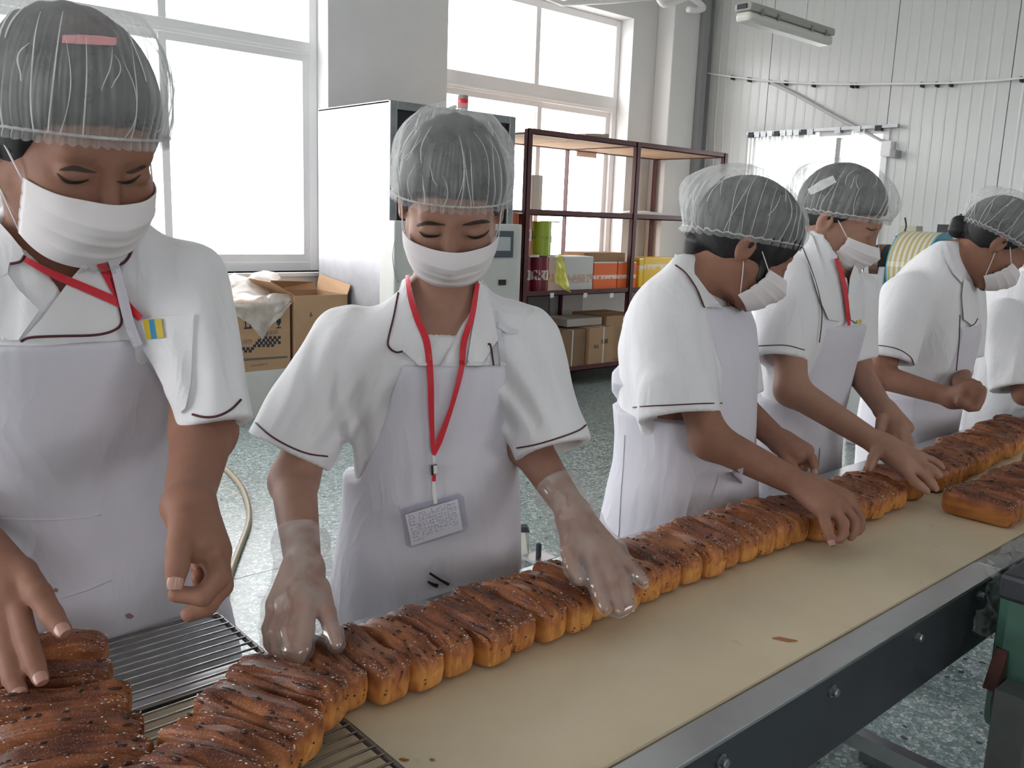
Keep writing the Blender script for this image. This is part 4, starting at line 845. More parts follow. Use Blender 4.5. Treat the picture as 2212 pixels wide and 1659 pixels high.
# ---- cloth pieces laid on a surface: outline in photo pixels, distance from the surface they lie on
def rays(px): px = np.asarray(px, float); return (px[:, :1]-IW/2)/FPX*C_R-(px[:, 1:2]-IH/2)/FPX*C_U+C_W
def trace(px, fn, off, t0=.55, t1=4.5):
    R = rays(px); n = len(R); t = np.full(n, t0); L = np.linalg.norm(R, axis=1); best = np.full(n, 9.); bt = t.copy()
    for _ in range(70):
        d = fn(CAM0+R*t[:, None])-off; b = np.abs(d) < best; best[b] = np.abs(d)[b]; bt[b] = t[b]; t = np.clip(t+np.clip(d*.8, -.02, .25)/L, t0, t1)
    bad = best > .006; med = np.median(bt[~bad]) if (~bad).any() else 1.2; bt[bad & (np.abs(bt-med) > .12)] = med
    return CAM0+R*bt[:, None]
def decal(name, poly, fn, m, parent, off=.003, th=.002, maxe=14, smooth=0, **kw):
    P = [np.array(p, float) for p in poly]
    if smooth:
        Q = [P[-1]]+P+[P[0], P[1]]; out = []
        for i in range(1, len(Q)-2):
            a, b, c, d = Q[i-1], Q[i], Q[i+1], Q[i+2]
            for k in range(smooth): t = k/smooth; out.append(.5*(2*b+(c-a)*t+(2*a-5*b+4*c-d)*t*t+(3*b-a-3*c+d)*t**3))
        P = out
    bm = bmesh.new(); vs = [bm.verts.new((p[0], p[1], 0)) for p in P]
    for tri in tessellate_polygon([[Vector((p[0], p[1], 0)) for p in P]]):
        try: bm.faces.new([vs[i] for i in tri])
        except ValueError: pass
    for _ in range(6):
        es = [e for e in bm.edges if e.calc_length() > maxe]
        if not es: break
        bmesh.ops.subdivide_edges(bm, edges=es, cuts=1); bmesh.ops.triangulate(bm, faces=bm.faces[:])
    bm.verts.ensure_lookup_table(); bm.verts.index_update(); px = np.array([v.co[:2] for v in bm.verts]); fr = trace(px, fn, off+th); R = rays(px); R /= np.linalg.norm(R, axis=1)[:, None]; bk = fr+R*(th+.0015); n = len(px)
    F = [[v.index for v in f.verts] for f in bm.faces]
    fc = [];
    for f in F:
        a, b, c = px[f[0]], px[f[1]], px[f[2]]
        if (b[0]-a[0])*(c[1]-a[1])-(b[1]-a[1])*(c[0]-a[0]) > 0: f = f[::-1]
        fc.append(f); fc.append([i+n for i in f[::-1]])
    for e in bm.edges:
        if len(e.link_faces) == 1: a, b = e.verts[0].index, e.verts[1].index; fc.append([a, b, b+n, a+n])
    bm.free(); me = bpy.data.meshes.new(name); me.from_pydata([tuple(p) for p in fr]+[tuple(p) for p in bk], [], fc); me.update()
    bm = bmesh.new(); bm.from_mesh(me); bmesh.ops.recalc_face_normals(bm, faces=bm.faces[:]); bm.to_mesh(me); bm.free()
    return obj(name, me, m, parent, **kw)
def ribbon(name, path, w, fn, m, parent, off=.004, th=.0012, n=6, **kw):
    P = [np.array(p[:2], float) for p in path]; C = bez(P, n); W = w if hasattr(w, '__len__') else [w]*len(C); W = np.interp(np.linspace(0, 1, len(C)), np.linspace(0, 1, len(W)), W)
    L_, R_ = [], []
    for i, c in enumerate(C):
        t = C[min(i+1, len(C)-1)]-C[max(i-1, 0)]; t = t/(np.linalg.norm(t)+1e-9); nn = np.array([-t[1], t[0]])*W[i]/2; L_.append(c+nn); R_.append(c-nn)
    px = np.array(L_+C+R_); m_ = len(C); f = trace(px, fn, off+th); Rr = rays(px); Rr /= np.linalg.norm(Rr, axis=1)[:, None]; bk = f+Rr*th; N = 3*m_; F = []
    for i in range(m_-1):
        for s in (0, 1): a, b, c, d = s*m_+i, s*m_+i+1, (s+1)*m_+i+1, (s+1)*m_+i; F += [(a, b, c, d), (d+N, c+N, b+N, a+N)]
        F += [(i, i+N, i+1+N, i+1), (2*m_+i, 2*m_+i+1, 2*m_+i+1+N, 2*m_+i+N)]
    F += [(0, m_, m_+N, N), (m_, 2*m_, 2*m_+N, m_+N)]
    b_ = MB().add(list(f)+list(bk), F); me = b_.mesh(name, False); bm = bmesh.new(); bm.from_mesh(me); bmesh.ops.recalc_face_normals(bm, faces=bm.faces[:]); bm.to_mesh(me); bm.free(); return obj(name, me, m, parent, **kw)
def piping(name, path, r, fn, m, parent, off=.003, n=5, **kw):
    C = np.array(bez([np.array(p, float) for p in path], n)); P = trace(C, fn, off)
    if len(P) > 4: P[1:-1] = (P[:-2]+P[1:-1]*2+P[2:])/4
    return MB().tube(list(P), r, 6).build(name, m, parent, smooth=True, **kw)

def cloth_mat(name, col):
    m = mat(name, col, .8, bump=.04, bs=900, var=.03, vs=6, sheen=.2); nt = m.node_tree; N = nt.nodes; L = nt.links; p = N['Principled BSDF']; old = p.inputs['Normal'].links[0].from_node
    tc = N.new('ShaderNodeTexCoord'); mp = N.new('ShaderNodeMapping'); mp.inputs['Scale'].default_value = (1, 1, .42); L.new(tc.outputs['Object'], mp.inputs[0])
    hs = []
    for sc, dist in ((9, .8), (22, .5)):       # soft creases: ridged noise
        n = N.new('ShaderNodeTexNoise'); n.inputs['Scale'].default_value = sc; n.inputs['Detail'].default_value = 2; n.inputs['Distortion'].default_value = dist; L.new(mp.outputs[0], n.inputs['Vector'])
        a = N.new('ShaderNodeMath'); a.operation = 'SUBTRACT'; a.inputs[1].default_value = .5; L.new(n.outputs[0], a.inputs[0]); b = N.new('ShaderNodeMath'); b.operation = 'ABSOLUTE'; L.new(a.outputs[0], b.inputs[0]); c = N.new('ShaderNodeMath'); c.operation = 'POWER'; c.inputs[1].default_value = 1.0; L.new(b.outputs[0], c.inputs[0]); hs.append(c)
    ad = N.new('ShaderNodeMath'); ad.operation = 'MULTIPLY_ADD'; ad.inputs[1].default_value = .35; L.new(hs[1].outputs[0], ad.inputs[0]); L.new(hs[0].outputs[0], ad.inputs[2])
    bp = N.new('ShaderNodeBump'); bp.invert = True; bp.inputs['Strength'].default_value = .48; bp.inputs['Distance'].default_value = .022; L.new(ad.outputs[0], bp.inputs['Height']); L.new(bp.outputs[0], old.inputs['Normal']); return m
SKIN = mat('skin_tan', (0.32, 0.162, 0.110), .58, spec=.3, var=.18, vs=18, bump=.06, bs=350, col2=(.265, .125, .082))
SKIN2 = mat('skin_fair', (0.385, 0.215, 0.155), .56, spec=.3, var=.14, vs=18, bump=.05, bs=350, col2=(.33, .173, .120))
HAIR = mat('black_hair', (.010, .009, .010), .5, var=.4, vs=60, bump=.12, bs=160, stretch=(1, 1, .2))
COTTON = cloth_mat('white_cotton', (.79, .79, .81))
APRON = cloth_mat('apron_cotton', (.68, .67, .74))
MASKM = mat('mask_nonwoven', (.80, .76, .77), .8, bump=.08, bs=500)
PIPE_M = mat('maroon_piping', (.075, .012, .018), .6)
RED = mat('red_ribbon', (.62, .018, .035), .5, bump=.1, bs=900)
NAIL = mat('fingernail', (.46, .25, .20), .3)
DENIM = mat('denim', (.05, .09, .15), .85, var=.3, vs=30)
TROUSER = mat('dark_trousers', (.035, .037, .045), .85)
SHOE = mat('white_shoe', (.55, .55, .55), .6)
CAPM = film_mat('bouffant_nonwoven', .28, (.97, .98, .98), .05, .35, 28, .06, .6)
BANDM = film_mat('bouffant_band', .62, (.97, .98, .98), .04, .4, 60, .1, .5)
GLOVEM = film_mat('glove_polythene', .21, (.97, .97, .97), .45, .12, 40, .12, .4)
CARDCLEAR = film_mat('badge_sleeve', .12, (.75, .75, .82), .3, .15, 10, .03, .3)

class Frame:
    """head frame: o origin between the ears at eye level, f horizontal facing, pitch down, roll"""
    def __init__(s, o, f, pitch=0, roll=0, sc=1.0):
        f = np.array([f[0], f[1], 0.0]); f /= np.linalg.norm(f); z = np.array([0, 0, 1.0]); p = math.radians(pitch); hy = f*math.cos(p)-z*math.sin(p); hz = z*math.cos(p)+f*math.sin(p); hx = np.cross(hy, hz)
        r = math.radians(roll); s.x = hx*math.cos(r)+hz*math.sin(r); s.z = -hx*math.sin(r)+hz*math.cos(r); s.y = hy; s.o = np.asarray(o, float); s.R = np.stack([s.x, s.y, s.z], 1); s.sc = sc
    def w(s, p): return s.o+s.sc*(s.R@np.asarray(p, float))
    def l(s, P): return ((P-s.o)@s.R)/s.sc
def head_sdf(P, F, neck, nr, ears=True):
    q = F.l(P); d = ell(q, (0, -.016, .026), (.075, .096, .088)); d = smin(d, ell(q, (0, .022, -.042), (.062, .064, .070)), .03)
    for s in (-1, 1):
        d = smin(d, cap(q, (s*.054, .004, -.045), (s*.018, .055, -.094), .016, .015), .025); d = smin(d, cap(q, (s*.034, .060, -.026), (s*.036, .055, -.03), .026, .026), .02)
    d = smin(d, cap(q, (-.008, .060, -.094), (.008, .060, -.094), .016, .016), .02); d = smin(d, cap(q, (-.034, .072, .022), (.034, .072, .022), .014, .014), .02)
    d = smin(d, cap(q, (0, .084, .010), (0, .096, -.028), .0065, .010), .014)
    for s in (-1, 1):
        d = smax(d, -ell(q, (s*.032, .101, .002), (.017, .013, .010)), .012); d = smin(d, ell(q, (s*.031, .0765, -.001), (.0165, .0120, .0095)), .006)
    if ears:
        for s in (-1, 1):
            e = ell(q, (s*.079, -.016, -.010), (.0085, .019, .032)); e = smax(e, -ell(q, (s*.087, -.010, -.008), (.008, .009, .018)), .005); d = smin(d, e, .008)
    d = d*F.sc; nk = cap(P, F.w((0, -.030, -.055)), neck, nr, nr*1.10); return smin(d, nk, .03)
def bouffant(F, parent, a=.088, b=.104, cy=-.012, zf=.048, zb=-.018, ztop=.135, bulge=.20, back=.10, side=0.0, seed=0, n=44, pleat=.0046, topy=-.02):
    """gathered cap: rim ring on the head, puffed dome, ruffle under the elastic"""
    rs = np.random.RandomState(seed); NT, NP = 352, 34; v = []; ph = rs.uniform(0, 6, 12)
    def pt(th, ph_, ex=0.0):
        c, s_ = math.cos(th), math.sin(th); zr = (zf+zb)/2+(zf-zb)/2*c; sp = math.sin(ph_); cp = max(0, math.cos(ph_))
        rad = (cp**.62)*(1+bulge*math.sin(2*ph_)**.8*(1+.25*math.sin(th*2+ph[1])*.5)) if cp > 1e-6 else 0
        am = pleat*max(0, 1-ph_/1.15)**.8*(.75+.25*math.sin(5*th+ph[2])); rip = am*(math.sin(n*th+.9*math.sin(3*th+ph[3])+1.2*ph_*math.sin(7*th+ph[4])))
        big = .0035*math.sin(6*th+4*ph_+ph[5])*math.sin(ph_*3)+.003*math.sin(9*th-6*ph_+ph[6])*sp*cp
        r = rad+(rip+big+ex)/.095; bk = back*max(0, -c)*math.sin(2*ph_)
        return F.w((a*s_*(r+side*max(0, s_)*math.sin(2*ph_)), cy+topy*sp+b*c*r*(1+bk), zr+(ztop-zr)*sp-.020*max(0, -c)*math.sin(2*ph_)*back*4+.5*rip))
    prow = [-.09, -.045]+list(np.linspace(0, math.pi/2*.985, NP))
    for k, p_ in enumerate(prow):
        for i in range(NT):
            th = 2*math.pi*i/NT
            if p_ < 0:
                q = pt(th, 0); w = .0020*math.sin(n*th+1)*(-p_/.09); q = q+F.R@np.array([math.sin(th), math.cos(th), 0])*(w+.002)-F.z*(.0105*(-p_/.09)+.0010*math.sin(n*th)*(-p_/.09))*F.sc
            else: q = pt(th, p_)
            v.append(q)
    m_ = len(prow); f = [(k*NT+i, k*NT+(i+1) % NT, (k+1)*NT+(i+1) % NT, (k+1)*NT+i) for k in range(m_-1) for i in range(NT)]; f.append(tuple((m_-1)*NT+i for i in range(NT)))
    cp = MB().add(v, f).build('hair_net', CAPM, parent, smooth=True, label='white translucent bouffant hair net')
    cr = MB()
    for k in range(46):                      # creases of the gathered film
        th0 = 2*math.pi*(k+rs.uniform(-.4, .4))/46; p1 = rs.uniform(.35, 1.25); w1, w2 = rs.uniform(-.14, .14, 2)
        if rs.uniform() < .25: p0 = rs.uniform(.3, .7); p1 = p0+rs.uniform(.3, .6); th0 += 0
        else: p0 = .0
        n_ = 14; pts = [pt(th0+w1*math.sin(2.5*t)+w2*t*t, p0+(p1-p0)*t, .0012) for t in np.linspace(0, 1, n_)]
        cr.tube(pts, [.00075*F.sc*(1-.75*abs(2*t-.7)**2*.6) for t in np.linspace(0, 1, n_)], 4, cap=False)
    cr.build('gather_creases', BANDM, cp, smooth=True, kind='stuff')
    MB().tube([pt(2*math.pi*i/120, 0, .001) for i in range(120)], .0017*F.sc, 5, closed=True).build('elastic_band', BANDM, cp, smooth=True)
    return cp
def hair_mesh(F, parent, line, h=.004, extra=None, rad=(.0860, .1080, .1035)):
    """line: (y, z) pairs, hair lies above them; extra: more prims in head coordinates"""
    ly = [p[0] for p in line]; lz = [p[1] for p in line]
    def fn(P):
        q = F.l(P); d = ell(q, (0, -.018, .030), rad); d = smax(d, np.interp(q[:, 1], ly, lz)-q[:, 2], .006)
        if extra is not None: d = smin(d, extra(q), .010)
        return d*F.sc+.0012*np.sin(q[:, 0]*260+3*np.sin(q[:, 1]*40))
    return obj('hair', sdf_mesh('hair', fn, F.o-.16, F.o+.16, h), HAIR, parent)
def face_mask(F, parent, h0=-.010, h1=-.112, seed=0, wide=1.0):
    NU, NV = 40, 36; v = []; rs = np.random.RandomState(seed); ph = rs.uniform(0, 6, 6)
    for j in range(NV+1):
        w = j/NV
        for i in range(NU+1):
            u = -1+2*i/NU; al = u*math.radians(80); tent = np.interp(w, [0, .15, .32, .55, .8, 1], [.114, .122, .124, .114, .100, .080]); ax = .0735*wide*(1-.16*w*w)
            ay = tent-.006; nose = .006*math.exp(-(u/.22)**2)*np.interp(w, [0, .3, .6], [.4, 1, 0]); z = h0+(h1-h0)*w-.002*u*u*(1-w)+.018*u*u*w
            pl = sum(.0016/(1+math.exp(-(w-c)*60))-.0016*(1 if w > c+.07 else max(0, (w-c)/.07)) for c in (.22, .46, .70)); wr = .0012*math.sin(7*u+11*w+ph[0])+.0010*math.sin(13*u-6*w+ph[1])
            sq = abs(u)**6; yc = .040-.020*w; fy = yc+(ay-yc)*max(math.cos(al), 0)**.85; r_ = 1+pl*15+wr*5
            v.append(F.w((ax*math.sin(al)*(1+.04*sq), (fy+nose+pl*2)*r_-.004*sq, z)))
    n1 = NU+1; fr = [(j*n1+i, j*n1+i+1, (j+1)*n1+i+1, (j+1)*n1+i) for j in range(NV) for i in range(NU)]
    o = MB().add(v, fr).build('face_mask', MASKM, parent, smooth=True, label='pleated white face mask')
    s = o.modifiers.new('thickness', 'SOLIDIFY'); s.thickness = .0014; s.offset = 0
    for k in (0, NU):                                  # stitched side seams
        MB().tube([np.array(v[j*n1+k]) for j in range(NV+1)], .0011, 5).build('side_seam', MASKM, o, smooth=True)
    return o, np.array(v).reshape(NV+1, n1, 3)
def loops(F, grid, parent, sides=(0, -1)):
    for sd, k in ((1, -1), (-1, 0)):
        t, b = grid[2, k], grid[-3, k]; sgn = np.sign(F.l(np.array([t]))[0, 0])
        for s, pth in ((t, [(.080, -.002, .012), (.083, -.018, .018)]), (b, [(.079, -.006, -.034), (.080, -.020, -.034)])):
            pts = [s]+[F.w((sgn*p[0], p[1], p[2])) for p in pth]; MB().tube(bez(pts, 5), .0011, 5).build('ear_loop', MASKM, parent, smooth=True)
class Person:
    def __init__(s, label, face, rows, h=.005):
        f = np.array(face, float); f /= np.linalg.norm(f); s.f = f; s.lat = np.array([-f[1], f[0]]); s.h = h; T = []
        for (py, xl, xr, dep, oth, mode) in rows:
            c = at((xl+xr)/2, py, dep); d = ray((xl+xr)/2, py)[:2]; d = d/np.linalg.norm(d); rg = np.array([d[1], -d[0]]); hw = (xr-xl)/2*dep/FPX; lr, fr = abs(s.lat@rg), abs(f@rg)
            if mode == 'L': rf = oth; rl_ = math.sqrt(max(hw*hw-(rf*fr)**2, 1e-4))/max(lr, .2)
            else: rl_ = oth; rf = math.sqrt(max(hw*hw-(rl_*lr)**2, 1e-4))/max(fr, .2)
            T.append((c[2], c[0], c[1], rl_, rf))
        T.sort(); z0 = T[0]; T = [(.40, z0[1], z0[2], z0[3]*1.12, z0[4]*1.10)]+T if z0[0] > .45 else T
        T = np.array(T); zz = np.linspace(T[0, 0], T[-1, 0], 240); tab = np.stack([np.interp(zz, T[:, 0], T[:, k]) for k in range(1, 5)], 1)
        ker = np.exp(-np.linspace(-2, 2, 13)**2); ker /= ker.sum(); pad = np.pad(tab, ((6, 6), (0, 0)), 'edge'); tab = np.stack([np.convolve(pad[:, k], ker, 'valid') for k in range(4)], 1); s.zz, s.tab = zz, tab; s.ztop = T[-1, 0]; s.zbot = T[0, 0]
        base = [np.interp(1.0, zz, tab[:, 0]), np.interp(1.0, zz, tab[:, 1])]
        s.e = empty('person', (base[0], base[1], 0), label, 'person'); s.sleeves = []; s.arms = []; s.hands = []; s.vneck = None; s.zhem = None; s.radial = []
    def uv(s, P):
        z = P[:, 2]; t = [np.interp(z, s.zz, s.tab[:, k]) for k in range(4)]; dx, dy = P[:, 0]-t[0], P[:, 1]-t[1]; return dx*s.lat[0]+dy*s.lat[1], dx*s.f[0]+dy*s.f[1], t[2], t[3]
    def torso(s, P):
        u, v, rl_, rf = s.uv(P); rho = (np.abs(u/rl_)**2.3+np.abs(v/rf)**2.3)**(1/2.3); d = (rho-1)*np.minimum(rl_, rf)*.95; return smax(smax(d, P[:, 2]-s.ztop, .01), s.zbot-P[:, 2], .004)
    def sleeve(s, P, S):
        a, b, ra, rb = S; ax = b-a; L = np.linalg.norm(ax); ax = ax/L; d = cap(P, a, b+ax*.05, ra, rb); d = smax(d, (P-b)@ax, .004)
        inner = cap(P, b-ax*.012, b+ax*.06, rb-.018, rb-.010); return d, inner
    def shirt_fn(s, fold=.0035, seed=1, v=True):
        def fn(P):
            c1 = folds(P*np.array([1, 1, .45]), .62, seed+9); W = fold*1.2*folds(P, 1.1, seed)+fold*2.1*(np.abs(c1)**.7*np.sign(c1))*(.35+.65*np.clip(folds(P, 1.6, seed+3)+.3, 0, 1))
            for (ctr, ax, amp) in s.radial:      # drag folds: long creases running along ax, fading away from ctr
                q = P-ctr; al = q@ax; pe = np.linalg.norm(q-al[:, None]*ax, axis=1); sd_ = np.cross(ax, np.array([*s.f, 0.0])); t = q@sd_; W = W+amp*np.exp(-(al/.16)**2-(pe/.10)**2)*np.sin(t*150+al*30*np.sin(t*25)+2*np.sin(al*18))
            d = s.torso(P)+W; inn = None
            for S in s.sleeves:
                a, b, ra, rb = S; ax = b-a; ax = ax/np.linalg.norm(ax); b2 = b+ax*.016; along = (P-b2)@ax; e = cap(P, a, b2+ax*.05, ra, rb)+W*np.clip(-along/.05, .25, 1); e = smax(e, along, .003); i = cap(P, b2-ax*.008, b2+ax*.06, rb-.020, rb-.012)
                d = smin(d, e, .045); inn = i if inn is None else np.minimum(inn, i)
            if inn is not None: d = smax(d, -inn, .003)
            if v and s.vneck is not None:
                zv, sl, uc = s.vneck; u, vv, _, _ = s.uv(P); w = np.maximum(np.abs(u-uc)-np.clip((P[:, 2]-zv)*sl, -1, .062), -(P[:, 2]-zv)*.6); w = np.maximum(w, -vv); d = smax(d, -w, .006)
            if s.zhem: d = smax(d, s.zhem-P[:, 2], .004)
            return d
        return fn
    def apron_fn(s, shirt, bib, ztop, off=.008, back=-.035, fold=.0025, seed=4):
        bz = np.array([b[0] for b in bib]); bl = np.array([b[1] for b in bib]); br = np.array([b[2] for b in bib]); o = np.argsort(bz); bz, bl, br = bz[o], bl[o], br[o]
        def fn(P):
            u, v, _, _ = s.uv(P); t = s.torso(P); d = np.minimum(t+.0, shirt(P)*1.0 if False else t)-off+fold*folds(P*np.array([1, 1, .3]), .8, seed); z = P[:, 2]
            e = np.maximum(np.interp(z, bz, bl)-u, u-np.interp(z, bz, br)); e = np.maximum(e, np.maximum(z-ztop, back-v)); e = np.maximum(e, (s.zbot+.03)-z); return smax(d, e, .003)
        return fn
    def body_fn(s, F, neck, nr, chest_inset=.010, zcut=None):
        zc = zcut if zcut else s.ztop-.30
        gb = []
        for H in s.hands:
            pts = np.array([p for c in H for p in c[0]]); c0 = pts.mean(0); gb.append((c0, np.linalg.norm(pts-c0, axis=1).max()+.05))
        def fn(P):
            d = np.full(len(P), 9.0); m = np.linalg.norm(P-F.o, axis=1) < .34
            if m.any(): d[m] = head_sdf(P[m], F, neck, nr)
            tr = smax(s.torso(P)+chest_inset, zc-P[:, 2], .01); d = smin(d, tr, .02)
            for (a, b, c, r) in s.arms:
                d = smin(d, smin(cap(P, a, b, r[0], r[1]), cap(P, b, c, r[2], r[3]), .02), .02)
            for H, (c0, R0) in zip(s.hands, gb):
                m = np.linalg.norm(P-c0, axis=1) < R0+.04
                if m.any():
                    hd = None; Q = P[m]
                    for pts, rad, k in H:
                        e = chain(Q, pts, rad); hd = e if hd is None else smin(hd, e, k)
                    d[m] = smin(d[m], hd, .012)
            return d
        return fn
    def bounds(s, extra=()):
        z = s.zz; lo = [s.tab[:, 0].min()-.32, s.tab[:, 1].min()-.32, s.zbot-.02]; hi = [s.tab[:, 0].max()+.32, s.tab[:, 1].max()+.32, s.ztop+.02]
        for p in extra: lo = np.minimum(lo, np.asarray(p)-.08); hi = np.maximum(hi, np.asarray(p)+.08)
        return lo, hi
    def legs(s, m, shoe=SHOE, spread=.085):
        x, y = np.interp(.85, s.zz, s.tab[:, 0]), np.interp(.85, s.zz, s.tab[:, 1]); c = np.array([x, y]); J = []
        for sg in (-1, 1):
            hp = np.array([*(c+s.lat*sg*.065), .76]); kn = np.array([*(c+s.lat*sg*spread+s.f*.01), .46]); an = np.array([*(c+s.lat*sg*(spread+.01)-s.f*.02), .085]); J.append((hp, kn, an))
        def fn(P):
            d = cap(P, J[0][0], J[1][0], .070, .070)
            for hp, kn, an in J: d = smin(d, smin(cap(P, hp, kn, .072, .060), cap(P, kn, an, .062, .050), .02), .03)
            return smax(d, .055-P[:, 2], .003)
        o = obj('trousers', sdf_mesh('trousers', fn, [c[0]-.25, c[1]-.25, .03], [c[0]+.25, c[1]+.25, .95], .013), m, s.e)
        for hp, kn, an in J:
            a = an.copy(); t = np.array([*(an[:2]+s.f*.135), .03]); hl = np.array([*(an[:2]-s.f*.03), .036])
            def sf(P): return smax(smin(cap(P, hl, t, .036, .033), cap(P, [an[0], an[1], .07], t+[0, 0, .004], .040, .028), .02), -P[:, 2], .004)
            obj('shoe', sdf_mesh('shoe', sf, [an[0]-.25, an[1]-.25, -.01], [an[0]+.25, an[1]+.25, .14], .008), shoe, s.e)
def dress(p, F, neck, nr, fold=.0034, seed=3, hb=.0042, hs=.0058, bib=None, bibtop=None, zcut=.98, skin=None, body_low=.82, back=-.035):
    """body, shirt and apron of one person; returns the objects and the distance functions"""
    shirt = p.shirt_fn(fold, seed); body = p.body_fn(F, neck, nr, zcut=zcut); ext = [q for S in p.sleeves for q in (S[0], S[1])]
    lo, hi = p.bounds(ext); os_ = obj('shirt', sdf_mesh('shirt', shirt, lo, hi, hs), COTTON, p.e)
    lo, hi = p.bounds([F.o-.12, F.o+.14]+[q for a in p.arms for q in a[:3]]+[q for H in p.hands for c in H for q in c[0]]); lo[2] = body_low; ob = obj('body', sdf_mesh('body', body, lo, hi, hb), skin or SKIN, p.e)
    oa = None; cloth = shirt
    if bib:
        rows = bib_rows(p, shirt, bib[:-1]); zw = bib_rows(p, shirt, [bib[-1]])[0][0]; rows = [r for r in rows if r[0] > zw+.002]+[(zw, -.6, .6), (.2, -.6, .6)]; zt = bib_rows(p, shirt, [bibtop])[0][0]
        apron = p.apron_fn(shirt, rows, zt, back=back, seed=seed+5); lo, hi = p.bounds(); hi[2] = zt+.02; oa = obj('apron', sdf_mesh('apron', apron, lo, hi, hs), APRON, p.e); cloth = lambda P: np.minimum(shirt(P), apron(P))
    full = p.shirt_fn(fold, seed, False); p.cover = (lambda P: np.minimum(np.minimum(cloth(P), full(P)), body(P))); p.cloth = cloth; allf = lambda P: np.minimum(cloth(P), body(P)); return os_, ob, oa, shirt, body, allf
def hand_from(fingers, palm, zdef=None):
    """fingers / palm: lists of ([(px, py, z), ...], [radii]) -> chains in the room, z = height above the floor"""
    H = []
    for pts, rad in palm: H.append(([on_z(*p) for p in pts], rad, .014))
    for pts, rad in fingers: H.append(([on_z(*p) for p in pts], rad, .006))
    return H
def hand_depth(fingers, palm):
    """the same with depth along the view for hands that hang free"""
    H = []
    for pts, rad in palm: H.append(([at(*p) for p in pts], rad, .014))
    for pts, rad in fingers: H.append(([at(*p) for p in pts], rad, .006))
    return H
def nails(person, body, hand_chains):
    for (pts, rad) in hand_chains:
        tip, prev = np.asarray(pts[-1]), np.asarray(pts[-2]); ax = tip-prev; ax /= np.linalg.norm(ax); v = CAM0-tip; v /= np.linalg.norm(v); n = v-ax*(v@ax); n /= np.linalg.norm(n); w = np.cross(ax, n); r = rad[-1]
        vs = []; f = []
        for i in range(7):
            for j in range(6):
                u = -1+2*j/5; t = i/6; al = u*math.radians(48); wd = 1-.18*abs(2*t-1)**3; vs.append(tip+ax*(-r*.45+t*r*1.35)+(n*math.cos(al)+w*math.sin(al)*wd)*(r*1.03+.0004)-n*(.10*r*max(0, t-.6)))
        for i in range(6):
            for j in range(5): f.append((i*6+j, i*6+j+1, (i+1)*6+j+1, (i+1)*6+j))
        MB().add(vs, f).build('fingernail', NAIL, body, smooth=True)
# ================================================================ PEOPLE
def unit(v): return v/np.linalg.norm(v)
def tocam(px, py): d = ray(px, py)[:2]; return -d/np.linalg.norm(d)
def bib_rows(pr, fn, rows, big=.6):
    out = []
    for (py, xl, xr) in rows:
        if xl is None and xr is None:
            C = np.stack([pr.tab[:, 0], pr.tab[:, 1], pr.zz], 1)-CAM0; yy = IH/2-FPX*(C@C_U)/(C@C_W); out.append((pr.zz[np.argmin(np.abs(yy-py))], -big, big)); continue
        mid = ((xl if xl is not None else xr-60)+(xr if xr is not None else xl+60))/2
        pts = trace([(xl if xl is not None else mid, py), (xr if xr is not None else mid, py)], fn, 0); u, _, _, _ = pr.uv(pts); z = pts[:, 2].mean(); a, b = u[0], u[1]
        L_, R_ = (-big if xl is None else None), (big if xr is None else None)
        lo_, hi_ = min(a, b), max(a, b); sgn = pr.lat@np.array([C_R[0], C_R[1]])
        if xl is None: lo_, hi_ = (-big, b) if sgn > 0 else (b, big)
        if xr is None: lo_, hi_ = (a, big) if sgn > 0 else (-big, a)
        if xl is None and xr is None: lo_, hi_ = -big, big
        out.append((z, lo_, hi_))
    return out
BROW = mat('eyebrow_hair', (.060, .036, .028), .8); LASH = mat('eyelash', (.028, .018, .015), .7)
